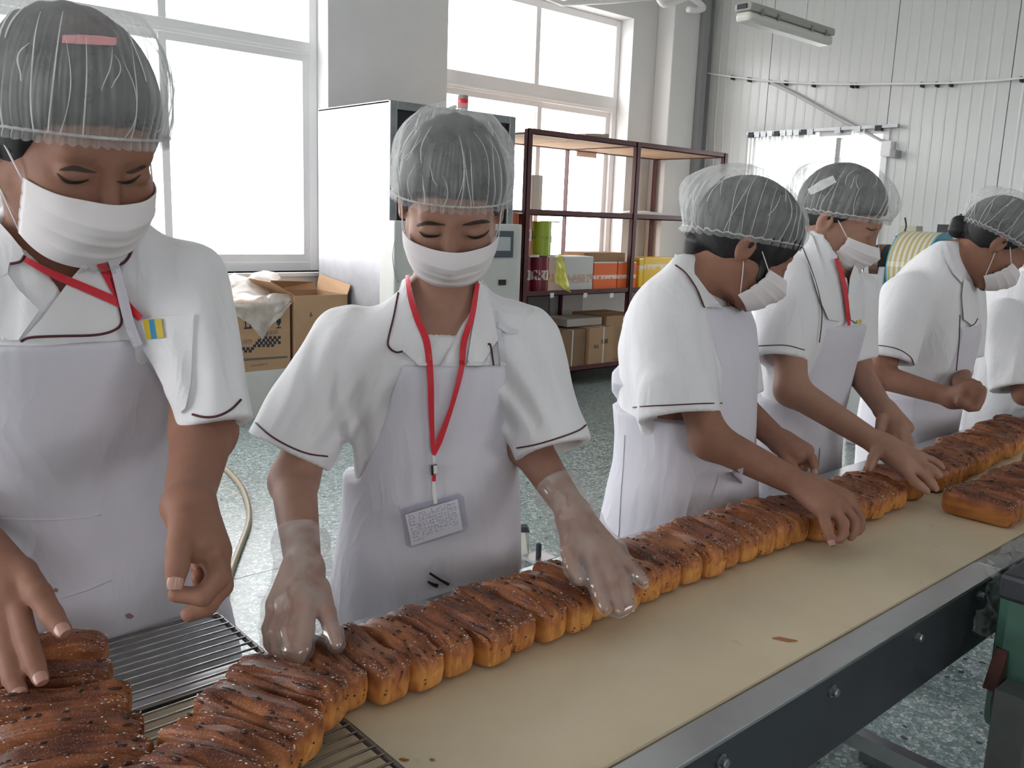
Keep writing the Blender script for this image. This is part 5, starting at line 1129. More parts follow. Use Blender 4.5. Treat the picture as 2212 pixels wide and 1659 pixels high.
# ---------------------------------------------------------------- gloved woman in the middle
def worker_gloves():
    rows = [(1420, 702, 1130, 1.57, .125, 'L'), (1300, 722, 1117, 1.57, .118, 'L'), (1200, 737, 1115, 1.57, .112, 'L'), (1100, 756, 1112, 1.56, .106, 'L'), (1000, 760, 1108, 1.545, .106, 'L'), (900, 762, 1108, 1.53, .110, 'L'), (800, 760, 1122, 1.51, .110, 'L'), (735, 752, 1140, 1.50, .10, 'L'), (695, 775, 1122, 1.50, .085, 'L'), (660, 815, 1092, 1.49, .074, 'L'), (625, 862, 1056, 1.48, .064, 'L'), (592, 888, 1036, 1.465, .058, 'L')]
    p = Person('worker in white with clear plastic gloves, red lanyard and badge, facing the camera', tocam(955, 900), rows)
    hem1, hem2 = at(634, 958, 1.47), at(1190, 952, 1.46)
    p.sleeves = [(at(748, 742, 1.50), hem1, .066, .076), (at(1132, 742, 1.50), hem2, .064, .066)]
    p.vneck = (at(950, 806, 1.40)[2], .50, 0.0); p.radial = [(at(720, 860, 1.42), unit(at(640, 960, 1.45)-at(790, 760, 1.45)), .0055), (at(1140, 860, 1.42), unit(at(1180, 980, 1.45)-at(1100, 740, 1.45)), .0045), (at(800, 950, 1.45), unit(at(770, 1100, 1.5)-at(810, 800, 1.45)), .004)]
    el1, wr1 = at(634, 1040, 1.44), at(655, 1222, 1.23); el2, wr2 = at(1138, 955, 1.50), at(1238, 1108, 1.385)
    p.arms = [(at(748, 742, 1.51), el1, wr1, (.040, .037, .037, .025)), (at(1132, 742, 1.51), el2, wr2, (.040, .037, .036, .024))]
    h1f = [([(665, 1305, 1.15), (662, 1360, 1.12), (655, 1400, 1.10), (646, 1425, 1.095)], [.0115, .0105, .0095, .0080]), ([(638, 1308, 1.15), (625, 1365, 1.115), (628, 1405, 1.10), (638, 1425, 1.10)], [.0118, .0105, .0095, .0082]),
           ([(612, 1310, 1.155), (597, 1365, 1.13), (603, 1402, 1.12), (616, 1422, 1.12)], [.0112, .0100, .0090, .0078]), ([(594, 1312, 1.165), (580, 1358, 1.15), (583, 1390, 1.14), (592, 1408, 1.14)], [.0100, .0088, .0080, .0070]),
           ([(690, 1270, 1.19), (706, 1325, 1.15), (717, 1362, 1.125), (727, 1390, 1.112)], [.0150, .0122, .0105, .0082])]
    h1p = [([(655, 1225, 1.225), (642, 1298, 1.165)], [.025, .028]), ([(668, 1240, 1.22), (672, 1300, 1.165)], [.021, .017]), ([(636, 1240, 1.215), (600, 1305, 1.165)], [.020, .016])]
    h2f = [([(1230, 1165, 1.325), (1229, 1195, 1.30), (1238, 1225, 1.285), (1249, 1248, 1.278)], [.0140, .0122, .0106, .0085]), ([(1268, 1195, 1.31), (1284, 1245, 1.285), (1296, 1285, 1.27), (1306, 1313, 1.262)], [.0112, .0103, .0093, .0080]),
           ([(1292, 1192, 1.315), (1316, 1245, 1.29), (1328, 1288, 1.275), (1337, 1318, 1.267)], [.0115, .0104, .0094, .0081]), ([(1312, 1190, 1.325), (1338, 1238, 1.30), (1350, 1278, 1.285), (1359, 1306, 1.277)], [.0110, .0098, .0088, .0077]),
           ([(1325, 1188, 1.335), (1352, 1215, 1.32), (1372, 1238, 1.31), (1389, 1257, 1.305)], [.0098, .0086, .0078, .0068])]
    h2p = [([(1238, 1108, 1.385), (1272, 1185, 1.325)], [.024, .027]), ([(1250, 1112, 1.39), (1316, 1185, 1.335)], [.019, .017]), ([(1228, 1125, 1.37), (1238, 1180, 1.318)], [.020, .015])]
    p.hands = [hand_depth(h1f, h1p), hand_depth(h2f, h2p)]
    F = Frame(at(976, 440, 1.41), tocam(976, 440), 31, 1.5, 1.0); neck = at(962, 640, 1.475)
    shirt = p.shirt_fn(.0034, 3); body = p.body_fn(F, neck, .050, zcut=.98)
    lo, hi = p.bounds([el1, hem1, hem2]); o_shirt = obj('shirt', sdf_mesh('shirt', shirt, lo, hi, .0052), COTTON, p.e)
    lo, hi = p.bounds([F.o+[0, 0, .1], F.o-.12, F.o+.12, wr1, el1]+[q for H in p.hands for c in H for q in c[0]]); lo[2] = .82
    o_body = obj('body', sdf_mesh('body', body, lo, hi, .0034), SKIN2, p.e)
    bib = bib_rows(p, shirt, [(785, 872, 1098), (850, 848, None), (900, 836, None), (972, 808, None), (1040, 778, None), (1078, 758, None)]) + [(.98, -.6, .6), (.3, -.6, .6)]
    bib = [b for b in bib if b[0] > 1.0] + [(bib_rows(p, shirt, [(1095, 752, None)])[0][0], -.6, .6), (.3, -.6, .6)]
    zt = at(985, 790, 1.41)[2]; apron = p.apron_fn(shirt, bib, zt)
    lo, hi = p.bounds(); hi[2] = zt+.02; o_apr = obj('apron', sdf_mesh('apron', apron, lo, hi, .0055), APRON, p.e)
    cloth = lambda P: np.minimum(shirt(P), apron(P)); allf = lambda P: np.minimum(cloth(P), body(P)); full = p.shirt_fn(.0034, 3, False); cover = lambda P: np.minimum(allf(P), full(P))
    # white undershirt in the neckline
    zu = at(950, 726, 1.40)[2]
    def under(P): u, v, _, _ = p.uv(P); return smax(np.maximum(p.torso(P)+.006, -v), np.maximum(P[:, 2]-zu+.8*u*u, zu-.14-P[:, 2]), .003)
    lo, hi = p.bounds(); lo[2] = zu-.15; hi[2] = zu+.02; obj('undershirt', sdf_mesh('undershirt', under, lo, hi, .006), COTTON, p.e)
    # lapels, piping, straps
    lp = decal('lapel', [(884, 594), (868, 606), (858, 640), (848, 690), (838, 735), (843, 752), (856, 761), (872, 760), (905, 790), (928, 790), (922, 740), (906, 690), (893, 640)], cover, COTTON, o_shirt, .003, .003)
    piping('piping', [(860, 632), (850, 685), (838, 736), (842, 752), (856, 761), (870, 759)], .0016, cover, PIPE_M, lp, .007)
    lp = decal('lapel', [(1034, 604), (1052, 622), (1066, 680), (1076, 735), (1062, 752), (1040, 790), (1008, 790), (1018, 725), (1030, 660)], cover, COTTON, o_shirt, .003, .003)
    piping('piping', [(1054, 744), (1060, 746), (1066, 788)], .0016, cover, PIPE_M, lp, .006)
    piping('hem_piping', [(552, 913), (580, 938), (620, 962), (665, 980), (708, 986)], .0014, allf, PIPE_M, o_shirt, .0012); piping('hem_piping', [(1116, 968), (1160, 960), (1210, 945), (1250, 930), (1266, 918)], .0014, allf, PIPE_M, o_shirt, .0012)
    ribbon('apron_strap', [(1068, 672), (1078, 720), (1088, 790)], [10, 12], allf, APRON, o_apr, .002); ribbon('strap_end', [(1075, 700), (1095, 712), (1120, 716)], [10, 14, 6], allf, APRON, o_apr, .003)
    decal('pocket', [(918, 1262), (1035, 1240), (1120, 1215), (1120, 1330), (930, 1390)], allf, APRON, o_apr, .002, .002, 24)
    ribbon('pen', [(928, 1238), (948, 1251), (970, 1263)], [5, 6], allf, BLACK, o_apr, .004, .004); ribbon('pen', [(924, 1256), (934, 1262), (946, 1266)], [4, 9], allf, BLACK, o_apr, .004, .004)
    # lanyard with clip and badge
    ln = ribbon('lanyard', [(880, 594), (886, 640), (902, 690), (922, 740), (930, 820), (932, 900), (936, 980)], [9, 11, 14, 15, 14, 12, 8], cover, RED, p.e, .0070)
    ribbon('lanyard_strap', [(1032, 612), (1020, 680), (1002, 740), (996, 800), (975, 880), (950, 950), (937, 984)], [9, 13, 14, 12, 10, 14, 7], cover, RED, ln, .0070)
    ribbon('clip', [(937, 984), (938, 1000)], 6, allf, WHITE_PAINT, ln, .006, .003); decal('buckle', [(931, 1005), (944, 1003), (945, 1024), (932, 1027)], allf, BLACK, ln, .006, .005); decal('buckle', [(936, 1006), (944, 1005), (945, 1023), (937, 1024)], allf, WHITE_PAINT, ln, .011, .001)
    ribbon('lanyard_end', [(938, 1026), (937, 1040)], 8, allf, RED, ln, .006, .002); ribbon('clip_strap', [(937, 1040), (938, 1060), (941, 1088)], [6, 9, 8], allf, WHITE_PAINT, ln, .008, .0015)
    cs = [(866, 1100), (992, 1066), (1002, 1072), (1012, 1140), (1004, 1148), (888, 1184), (878, 1178)]
    def plane_fit():
        q = trace([(870, 1100), (996, 1068), (1010, 1145), (886, 1182)], allf, .010); c = q.mean(0); n = np.cross(q[1]-q[0], q[3]-q[0]); n /= np.linalg.norm(n)
        return c-n*0, (n if n@(CAM0-c) > 0 else -n)
    c_, n_ = plane_fit(); pl = lambda off: (lambda P: np.abs((P-c_)@n_+0)-off)
    flat = lambda P: ((P-c_)@n_)
    bd = decal('badge_sleeve', cs, flat, CARDCLEAR, ln, .0035, .0006, 30); cdp = [(875, 1112), (988, 1078), (1000, 1144), (889, 1179)]; cdo = decal('badge_card', cdp, flat, mat('badge_paper', (.90, .90, .90), .7), bd, .0026, .0003, 30)
    rb = random.Random(4); mb = MB(); C4 = [np.array(q, float) for q in cdp]
    for li in range(9):
        w = .09+li*.098; n_ch = 15 if li < 8 else 4
        for ci in range(n_ch):
            if rb.random() < .08: continue
            u = .05+ci*.060+rb.uniform(-.006, .006)
            for st in range(4):
                a = np.array([u+rb.uniform(0, .040), w+rb.uniform(-.032, .032)]); ang = rb.choice((0, 0, 1.4, 1.6, .8, 2.3)); b = a+np.array([math.cos(ang)*.030, math.sin(ang)*.045])*rb.uniform(.4, 1)
                q = [];
                for t in (a, b): top = C4[0]+(C4[1]-C4[0])*t[0]; bot = C4[3]+(C4[2]-C4[3])*t[0]; q.append(top+(bot-top)*t[1])
                R2 = rays(q); pts = [CAM0+r_*(((c_-CAM0)@n_+.0034)/(r_@n_)) for r_ in R2]; mb.tube(pts, .00024, 3, cap=False)
    mb.build('handwriting', mat('blue_ink', (.10, .11, .30), .6), cdo, kind='stuff')
    # head details
    hair_mesh(F, p.e, [(-.12, -.075), (-.06, -.060), (-.02, -.035), (.01, -.012), (.035, .012), (.055, .040), (.09, .062), (.12, .07)])
    bouffant(F, p.e, a=.092, b=.106, zf=.050, zb=-.030, ztop=.147, bulge=.11, back=.16, seed=1)
    mk, grid = face_mask(F, p.e, -.020, -.114, 1); loops(F, grid, mk)
    for br in ([(900, 489), (906, 482), (925, 478), (945, 481), (962, 486), (945, 487), (922, 486)], [(998, 487), (1012, 481), (1032, 476), (1050, 475), (1058, 481), (1035, 484), (1015, 487)]): decal('eyebrow', br, body, BROW, o_body, .0004, .0006, 6, 3)
    for ls in ([(904, 499), (914, 505), (928, 508), (944, 508), (953, 506), (944, 512), (928, 514), (914, 511)], [(1007, 508), (1020, 511), (1034, 510), (1048, 504), (1058, 496), (1048, 510), (1034, 516), (1020, 516)]): decal('eyelashes', ls, body, LASH, o_body, .0003, .0006, 5, 3, label='dark lash line of a lowered eyelid')
    # gloves: thin film round each hand with a loose cuff
    for H, wr, el, sd in ((p.hands[0], wr1, el1, 5), (p.hands[1], wr2, el2, 6)):
        ax = (el-wr)/np.linalg.norm(el-wr); q0 = np.array([q for c in H for q in c[0]]); lo, hi = q0.min(0)-.05, q0.max(0)+.05; ce = wr+ax*.055; lo = np.minimum(lo, ce-.08); hi = np.maximum(hi, ce+.08)
        def gf(P, H=H, wr=wr, ax=ax, ce=ce, sd=sd):
            d = None
            for pts, rad, k in H: e = chain(P, pts, [r_+.0022 for r_ in rad]); d = e if d is None else smin(d, e, .016)
            d = smin(d, cap(P, wr-ax*.01, ce+ax*.03, .033, .046), .02); w = folds(P, .30, sd); d = d-.0012-.0030*np.maximum(0, w)*np.clip((P[:, 2]-TZ-.03)/.08, .25, 1.4)
            return smax(d, (P-ce)@ax, .002)
        obj('glove', sdf_mesh('glove', gf, lo, hi, .0026), GLOVEM, p.e, label='clear plastic glove')
    p.legs(TROUSER); return p
W2 = worker_gloves()
# ---------------------------------------------------------------- worker at the left edge
def turned(px, py, deg):
    d = ray(px, py)[:2]; d = d/np.linalg.norm(d); rg = np.array([d[1], -d[0]]); a = math.radians(deg); return -d*math.cos(a)+rg*math.sin(a)
def worker_left():
    rows = [(1500, -110, 500, 1.32, .13, 'L'), (1350, -95, 466, 1.32, .13, 'L'), (1250, -75, 415, 1.31, .128, 'L'), (1150, -65, 376, 1.29, .125, 'L'), (1050, -75, 380, 1.27, .125, 'L'), (980, -85, 386, 1.25, .125, 'L'), (900, -92, 392, 1.22, .125, 'L'), (800, -100, 402, 1.19, .122, 'L'), (700, -105, 412, 1.16, .118, 'L'), (620, -98, 416, 1.14, .105, 'L'), (560, -65, 392, 1.12, .095, 'L'), (510, -15, 345, 1.10, .085, 'L'), (470, 25, 300, 1.08, .075, 'L'), (438, 50, 268, 1.06, .066, 'L')]
    p = Person('worker in white at the left edge with a pink clip under the hair net', (.12, -1), rows)
    hem = at(463, 894, 1.10); p.sleeves = [(at(408, 605, 1.13), hem, .050, .044), (at(-118, 612, 1.13), at(-175, 890, 1.10), .052, .050)]
    p.vneck = (at(90, 705, 1.03)[2], .60, -.030); p.radial = [(at(430, 770, 1.07), unit(at(400, 880, 1.08)-at(470, 640, 1.08)), .004)]
    el, wr = at(440, 930, 1.12), at(405, 1092, .965); el2, wr2 = at(-215, 960, 1.12), at(-62, 1175, 1.06)
    p.arms = [(at(408, 605, 1.14), el, wr, (.036, .038, .039, .0255)), (at(-118, 612, 1.14), el2, wr2, (.036, .040, .040, .029))]
    Lf = [([(398, 1125, .935), (388, 1180, .915), (383, 1222, .91), (379, 1252, .908)], [.0165, .0135, .0120, .0100]), ([(455, 1195, .945), (471, 1248, .93), (438, 1288, .92), (380, 1284, .915)], [.0125, .0115, .0105, .0085]), ([(470, 1200, .96), (480, 1265, .95), (448, 1308, .94), (408, 1326, .935)], [.0125, .0115, .0105, .0088]), ([(458, 1190, .985), (462, 1240, .985), (440, 1262, .975), (428, 1245, .965)], [.0120, .0110, .0100, .0085]), ([(448, 1180, 1.0), (450, 1225, 1.0), (432, 1240, .99), (425, 1222, .98)], [.0105, .0095, .0085, .0075])]
    Lp = [([(405, 1095, .96), (428, 1165, .945)], [.026, .026]), ([(420, 1100, .97), (463, 1190, .965)], [.022, .019])]
    Rf = [([(48, 1235, 1.03), (85, 1285, 1.0), (112, 1330, .990), (136, 1362, .980)], [.0165, .0140, .0125, .0098]), ([(38, 1300, 1.005), (58, 1380, .990), (75, 1435, .974), (88, 1466, .965)], [.0125, .0118, .0108, .0090]), ([(0, 1305, 1.01), (12, 1400, .988), (28, 1465, .968), (43, 1500, .958)], [.0128, .0120, .0108, .0090]), ([(-35, 1305, 1.02), (-30, 1395, .998), (-18, 1455, .980), (-5, 1490, .972)], [.0122, .0112, .0102, .0086]), ([(-65, 1300, 1.03), (-68, 1370, 1.01), (-60, 1420, .99), (-50, 1450, .98)], [.0108, .0098, .0090, .0078])]
    Rp = [([(-60, 1180, 1.06), (18, 1285, 1.015)], [.029, .025]), ([(-75, 1190, 1.06), (-45, 1295, 1.025)], [.026, .021]), ([(-30, 1180, 1.055), (45, 1240, 1.03)], [.024, .017])]
    p.hands = [hand_depth(Lf, Lp), hand_depth(Rf, Rp)]
    F = Frame(at(160, 302, .975), turned(160, 302, 24), 27, -1.5, 1.03); neck = at(150, 500, 1.09)
    sh, bd, ap, shirt, body, allf = dress(p, F, neck, .060, .0036, 11, .0034, .0052, bib=[(742, -60, 300), (800, -80, 325), (860, -90, 350), (910, -95, 374), (975, None, 392), (1008, None, None)], bibtop=(742, 100, 200), zcut=.99, back=-.02)
    for pts, r_ in ((Lf[0][0], Lf[0][1]), (Rf[0][0], Rf[0][1]), (Rf[1][0], Rf[1][1]), (Rf[2][0], Rf[2][1])): nails(p, bd, [([at(*q) for q in pts], r_)])
    lp = decal('lapel', [(210, 548), (232, 580), (243, 610), (252, 650), (264, 695), (252, 712), (215, 721), (130, 725), (65, 728), (46, 736), (90, 688), (150, 606), (190, 560)], p.cover, COTTON, sh, .003, .003)
    piping('piping', [(46, 737), (66, 729), (130, 726), (205, 724), (246, 714), (263, 696), (257, 660), (245, 622), (238, 600)], .0017, p.cover, PIPE_M, lp, .007)
    lp = decal('collar', [(214, 532), (240, 512), (272, 486), (284, 512), (283, 545), (270, 566), (250, 574), (232, 560)], p.cover, COTTON, sh, .004, .003); piping('piping', [(272, 487), (284, 514), (283, 545), (268, 567), (250, 573)], .0017, p.cover, PIPE_M, lp, .008)
    lp = decal('collar', [(-30, 470), (0, 482), (22, 506), (46, 536), (53, 552), (42, 566), (20, 570), (16, 590), (-30, 610)], p.cover, COTTON, sh, .004, .003); piping('piping', [(53, 552), (44, 565), (22, 570)], .0017, p.cover, PIPE_M, lp, .008)
    decal('lapel', [(-30, 600), (16, 590), (40, 625), (86, 670), (60, 705), (40, 734), (-30, 740)], p.cover, COTTON, sh, .003, .003)
    piping('hem_piping', [(415, 895), (440, 901), (470, 899), (500, 884), (521, 863)], .0015, allf, PIPE_M, sh, .0012)
    ln = ribbon('lanyard', [(54, 560), (110, 590), (180, 620), (240, 646), (268, 660)], [12, 17, 19, 18], p.cover, RED, p.e, .008); ribbon('lanyard_strap', [(205, 542), (222, 575), (248, 622), (276, 662), (304, 688)], [14, 21, 20, 16], p.cover, RED, ln, .007)
    ribbon('apron_strap', [(236, 540), (252, 590), (266, 645), (280, 700), (298, 748)], [20, 22, 22], p.cover, APRON, ap or sh, .010)
    pk = decal('pocket', [(292, 692), (355, 684), (420, 678), (416, 740), (412, 830), (400, 882), (386, 893), (360, 850), (330, 790), (302, 745)], allf, COTTON, sh, .0025, .002, 18); decal('pocket_flap', [(292, 692), (420, 678), (414, 718), (405, 726), (330, 733), (312, 733)], allf, COTTON, pk, .003, .002, 18)
    YEL = mat('tag_yellow', (.62, .46, .02), .6); BLU = mat('tag_blue', (.02, .25, .45), .6)
    tg = decal('name_tag', [(308, 691), (321, 690), (327, 732), (316, 733)], allf, YEL, p.e, .007, .001); decal('tag_stripe', [(321, 690), (333, 689), (340, 731), (327, 732)], allf, BLU, tg, .007, .001); decal('tag_stripe', [(333, 689), (348, 688), (354, 729), (340, 731)], allf, YEL, tg, .007, .001)
    piping('apron_seam', [(-5, 1120), (60, 1122), (130, 1122), (220, 1112)], .0012, p.cloth, APRON, ap, .0005); decal('apron_pocket', [(138, 1292), (190, 1276), (242, 1254), (246, 1300), (248, 1420), (140, 1420)], p.cloth, APRON, ap, .001, .0016, 20)
    decal('stain', [(270, 1328), (280, 1324), (290, 1331), (284, 1337), (274, 1336)], p.cloth, mat('stain_brown', (.32, .22, .22), .9), ap, .0004, .0004); decal('stain', [(118, 1270), (126, 1272), (124, 1280), (116, 1278)], p.cloth, mat('stain_brown', (.32, .22, .22), .9), ap, .0004, .0004)
    hr = hair_mesh(F, p.e, [(-.12, -.070), (-.05, -.052), (-.015, -.034), (.012, -.030), (.034, -.008), (.052, .036), (.09, .058), (.12, .065)])
    hfn = lambda P: ell(F.l(P), (0, -.018, .030), (.0860, .1080, .1035))
    ribbon('hair_clip', [(134, 84), (170, 85), (215, 87), (252, 90)], [17, 20, 20, 16], hfn, mat('clip_pink', (.85, .32, .34), .4), hr, .002, .003)
    bouffant(F, p.e, a=.092, b=.107, zf=.046, zb=-.030, ztop=.150, bulge=.12, back=.14, seed=2, n=58, pleat=.0034)
    mk, grid = face_mask(F, p.e, -.019, -.114, 2, .90); loops(F, grid, mk)
    for br in ([(128, 368), (140, 361), (165, 358), (190, 366), (210, 373), (186, 373), (160, 369)], [(272, 373), (290, 366), (310, 357), (316, 361), (300, 370), (285, 376)]): decal('eyebrow', br, body, BROW, bd, .0004, .0006, 7, 3)
    for ls in ([(122, 374), (136, 385), (154, 391), (176, 391), (193, 388), (176, 396), (154, 398), (136, 392)], [(251, 391), (268, 392), (286, 387), (306, 376), (288, 394), (268, 398)]): decal('eyelashes', ls, body, LASH, bd, .0003, .0006, 6, 3, label='dark lash line of a lowered eyelid')
    p.legs(TROUSER); return p
M1 = worker_left()
# ---------------------------------------------------------------- first profile worker
def worker_profile():
    rows = [(1260, 1275, 1625, 1.99, .17, 'F'), (1180, 1292, 1622, 2.0, .165, 'F'), (1100, 1312, 1622, 2.01, .158, 'F'), (1000, 1342, 1618, 2.01, .150, 'F'), (940, 1346, 1614, 2.01, .148, 'F'), (850, 1340, 1616, 2.0, .155, 'F'), (760, 1342, 1620, 1.98, .165, 'F'), (700, 1354, 1616, 1.96, .168, 'F'), (650, 1372, 1598, 1.945, .155, 'F'), (610, 1404, 1578, 1.925, .120, 'F'), (575, 1444, 1560, 1.90, .082, 'F'), (548, 1462, 1545, 1.88, .064, 'F')]
    p = Person('worker in white, first in profile, with a bare hand gripping belt loaves', (0.05, -1), rows, .006)
    hem = at(1466, 888, 1.83); p.sleeves = [(at(1442, 700, 1.87), hem, .072, .090), (at(1568, 690, 2.10), at(1592, 840, 2.10), .06, .062)]; p.radial = [(at(1440, 790, 1.78), unit(at(1440, 880, 1.8)-at(1430, 700, 1.8)), .003)]
    el, wr = at(1534, 950, 1.79), at(1742, 1054, 1.705); el2, wr2 = at(1592, 872, 2.08), at(1688, 958, 1.955)
    p.arms = [(at(1450, 700, 1.88), el, wr, (.038, .038, .039, .025)), (at(1568, 690, 2.1), el2, wr2, (.038, .038, .036, .025))]
    f1 = [([(1775, 1100, 1.645), (1785, 1135, 1.63), (1792, 1160, 1.62), (1796, 1172, 1.615)], [.0115, .0105, .0095, .0080]), ([(1800, 1097, 1.65), (1822, 1130, 1.635), (1822, 1152, 1.625), (1815, 1165, 1.62)], [.0118, .0108, .0096, .0082]), ([(1822, 1092, 1.66), (1846, 1125, 1.65), (1846, 1147, 1.64), (1838, 1160, 1.635)], [.0112, .0102, .0092, .0080]), ([(1838, 1086, 1.675), (1858, 1115, 1.67), (1860, 1138, 1.66), (1854, 1150, 1.655)], [.0100, .0090, .0080, .0070]), ([(1760, 1085, 1.70), (1790, 1110, 1.72), (1812, 1130, 1.73), (1825, 1146, 1.735)], [.0145, .0120, .0105, .0085])]
    p1_ = [([(1742, 1054, 1.705), (1790, 1090, 1.66)], [.025, .027]), ([(1755, 1046, 1.715), (1828, 1078, 1.68)], [.021, .018]), ([(1740, 1066, 1.69), (1772, 1098, 1.65)], [.020, .016])]
    f2 = [([(1738, 972, 1.915), (1754, 990, 1.90), (1758, 1006, 1.895), (1760, 1019, 1.89)], [.0110, .0100, .0090, .0078]), ([(1690, 975, 1.93), (1702, 998, 1.91), (1714, 1010, 1.90), (1722, 1018, 1.89)], [.0140, .0115, .0100, .0082]), ([(1732, 982, 1.93), (1742, 1000, 1.935), (1735, 1012, 1.935), (1725, 1010, 1.93)], [.0112, .0102, .0092, .0080]), ([(1722, 986, 1.94), (1730, 1004, 1.945), (1722, 1012, 1.945), (1714, 1008, 1.94)], [.0108, .0098, .0088, .0078]), ([(1712, 988, 1.95), (1718, 1002, 1.955), (1710, 1008, 1.955), (1704, 1004, 1.95)], [.0098, .0088, .0080, .0070])]
    p2_ = [([(1688, 958, 1.955), (1722, 982, 1.92)], [.024, .024]), ([(1698, 948, 1.96), (1742, 974, 1.925)], [.018, .017])]
    p.hands = [hand_depth(f1, p1_), hand_depth(f2, p2_)]
    F = Frame(at(1614, 532, 1.87), (.72, -.70), 30, 0, 1.02); neck = at(1502, 600, 1.90)
    sh, bd, ap, shirt, body, allf = dress(p, F, neck, .052, .0036, 21, .0040, .0060, bib=[(660, 1523, 1606), (704, 1528, None), (752, 1543, None), (800, 1560, None), (860, 1540, None), (900, 1480, None), (930, None, None)], bibtop=(660, 1530, 1590), back=-.12)
    nails(p, bd, [([at(*q) for q in f1[0][0]], f1[0][1]), ([at(*q) for q in f2[0][0]], f2[0][1])])
    cl = decal('collar', [(1458, 548), (1470, 556), (1500, 590), (1530, 630), (1562, 665), (1540, 664), (1522, 662), (1505, 620), (1480, 585), (1452, 570)], allf, COTTON, sh, .003, .003)
    piping('piping', [(1458, 572), (1482, 590), (1506, 625), (1522, 665)], .0016, allf, PIPE_M, cl, .007)
    piping('collar_edge', [(1567, 646), (1574, 661), (1585, 652)], .0014, allf, mat('red_edge', (.20, .01, .02), .6), sh, .004)
    piping('hem_piping', [(1367, 880), (1400, 877), (1450, 875), (1510, 872), (1560, 871)], .0014, allf, PIPE_M, sh, .0010)
    piping('apron_seam', [(1349, 940), (1346, 1000), (1340, 1080), (1336, 1160)], .0012, allf, APRON, ap, .001); decal('apron_pocket', [(1552, 1030), (1594, 1014), (1606, 1010), (1600, 1080), (1545, 1098), (1530, 1100)], allf, APRON, ap, .001, .0016, 18)
    hair_mesh(F, p.e, [(-.12, -.085), (-.08, -.085), (-.03, -.062), (.0, -.030), (.03, -.030), (.055, -.020), (.075, .01), (.09, .05), (.12, .06)], rad=(.0860, .116, .107), extra=lambda q: np.minimum(np.minimum(cap(q, (.062, .030, .02), (.062, .045, -.045), .014, .009), cap(q, (-.062, .030, .02), (-.062, .045, -.045), .014, .009)), cap(q, (0, -.085, -.05), (0, -.080, -.095), .035, .012)))
    bouffant(F, p.e, a=.092, b=.112, cy=-.022, zf=.058, zb=-.035, ztop=.146, bulge=.11, back=.30, seed=3, n=36, topy=-.03)
    mk, grid = face_mask(F, p.e, -.019, -.114, 3); loops(F, grid, mk)
    decal('eyebrow', [(1703, 470), (1712, 463), (1722, 466), (1716, 474), (1706, 476)], body, BROW, bd, .0004, .0006, 6)
    p.legs(TROUSER); return p
P3 = worker_profile()
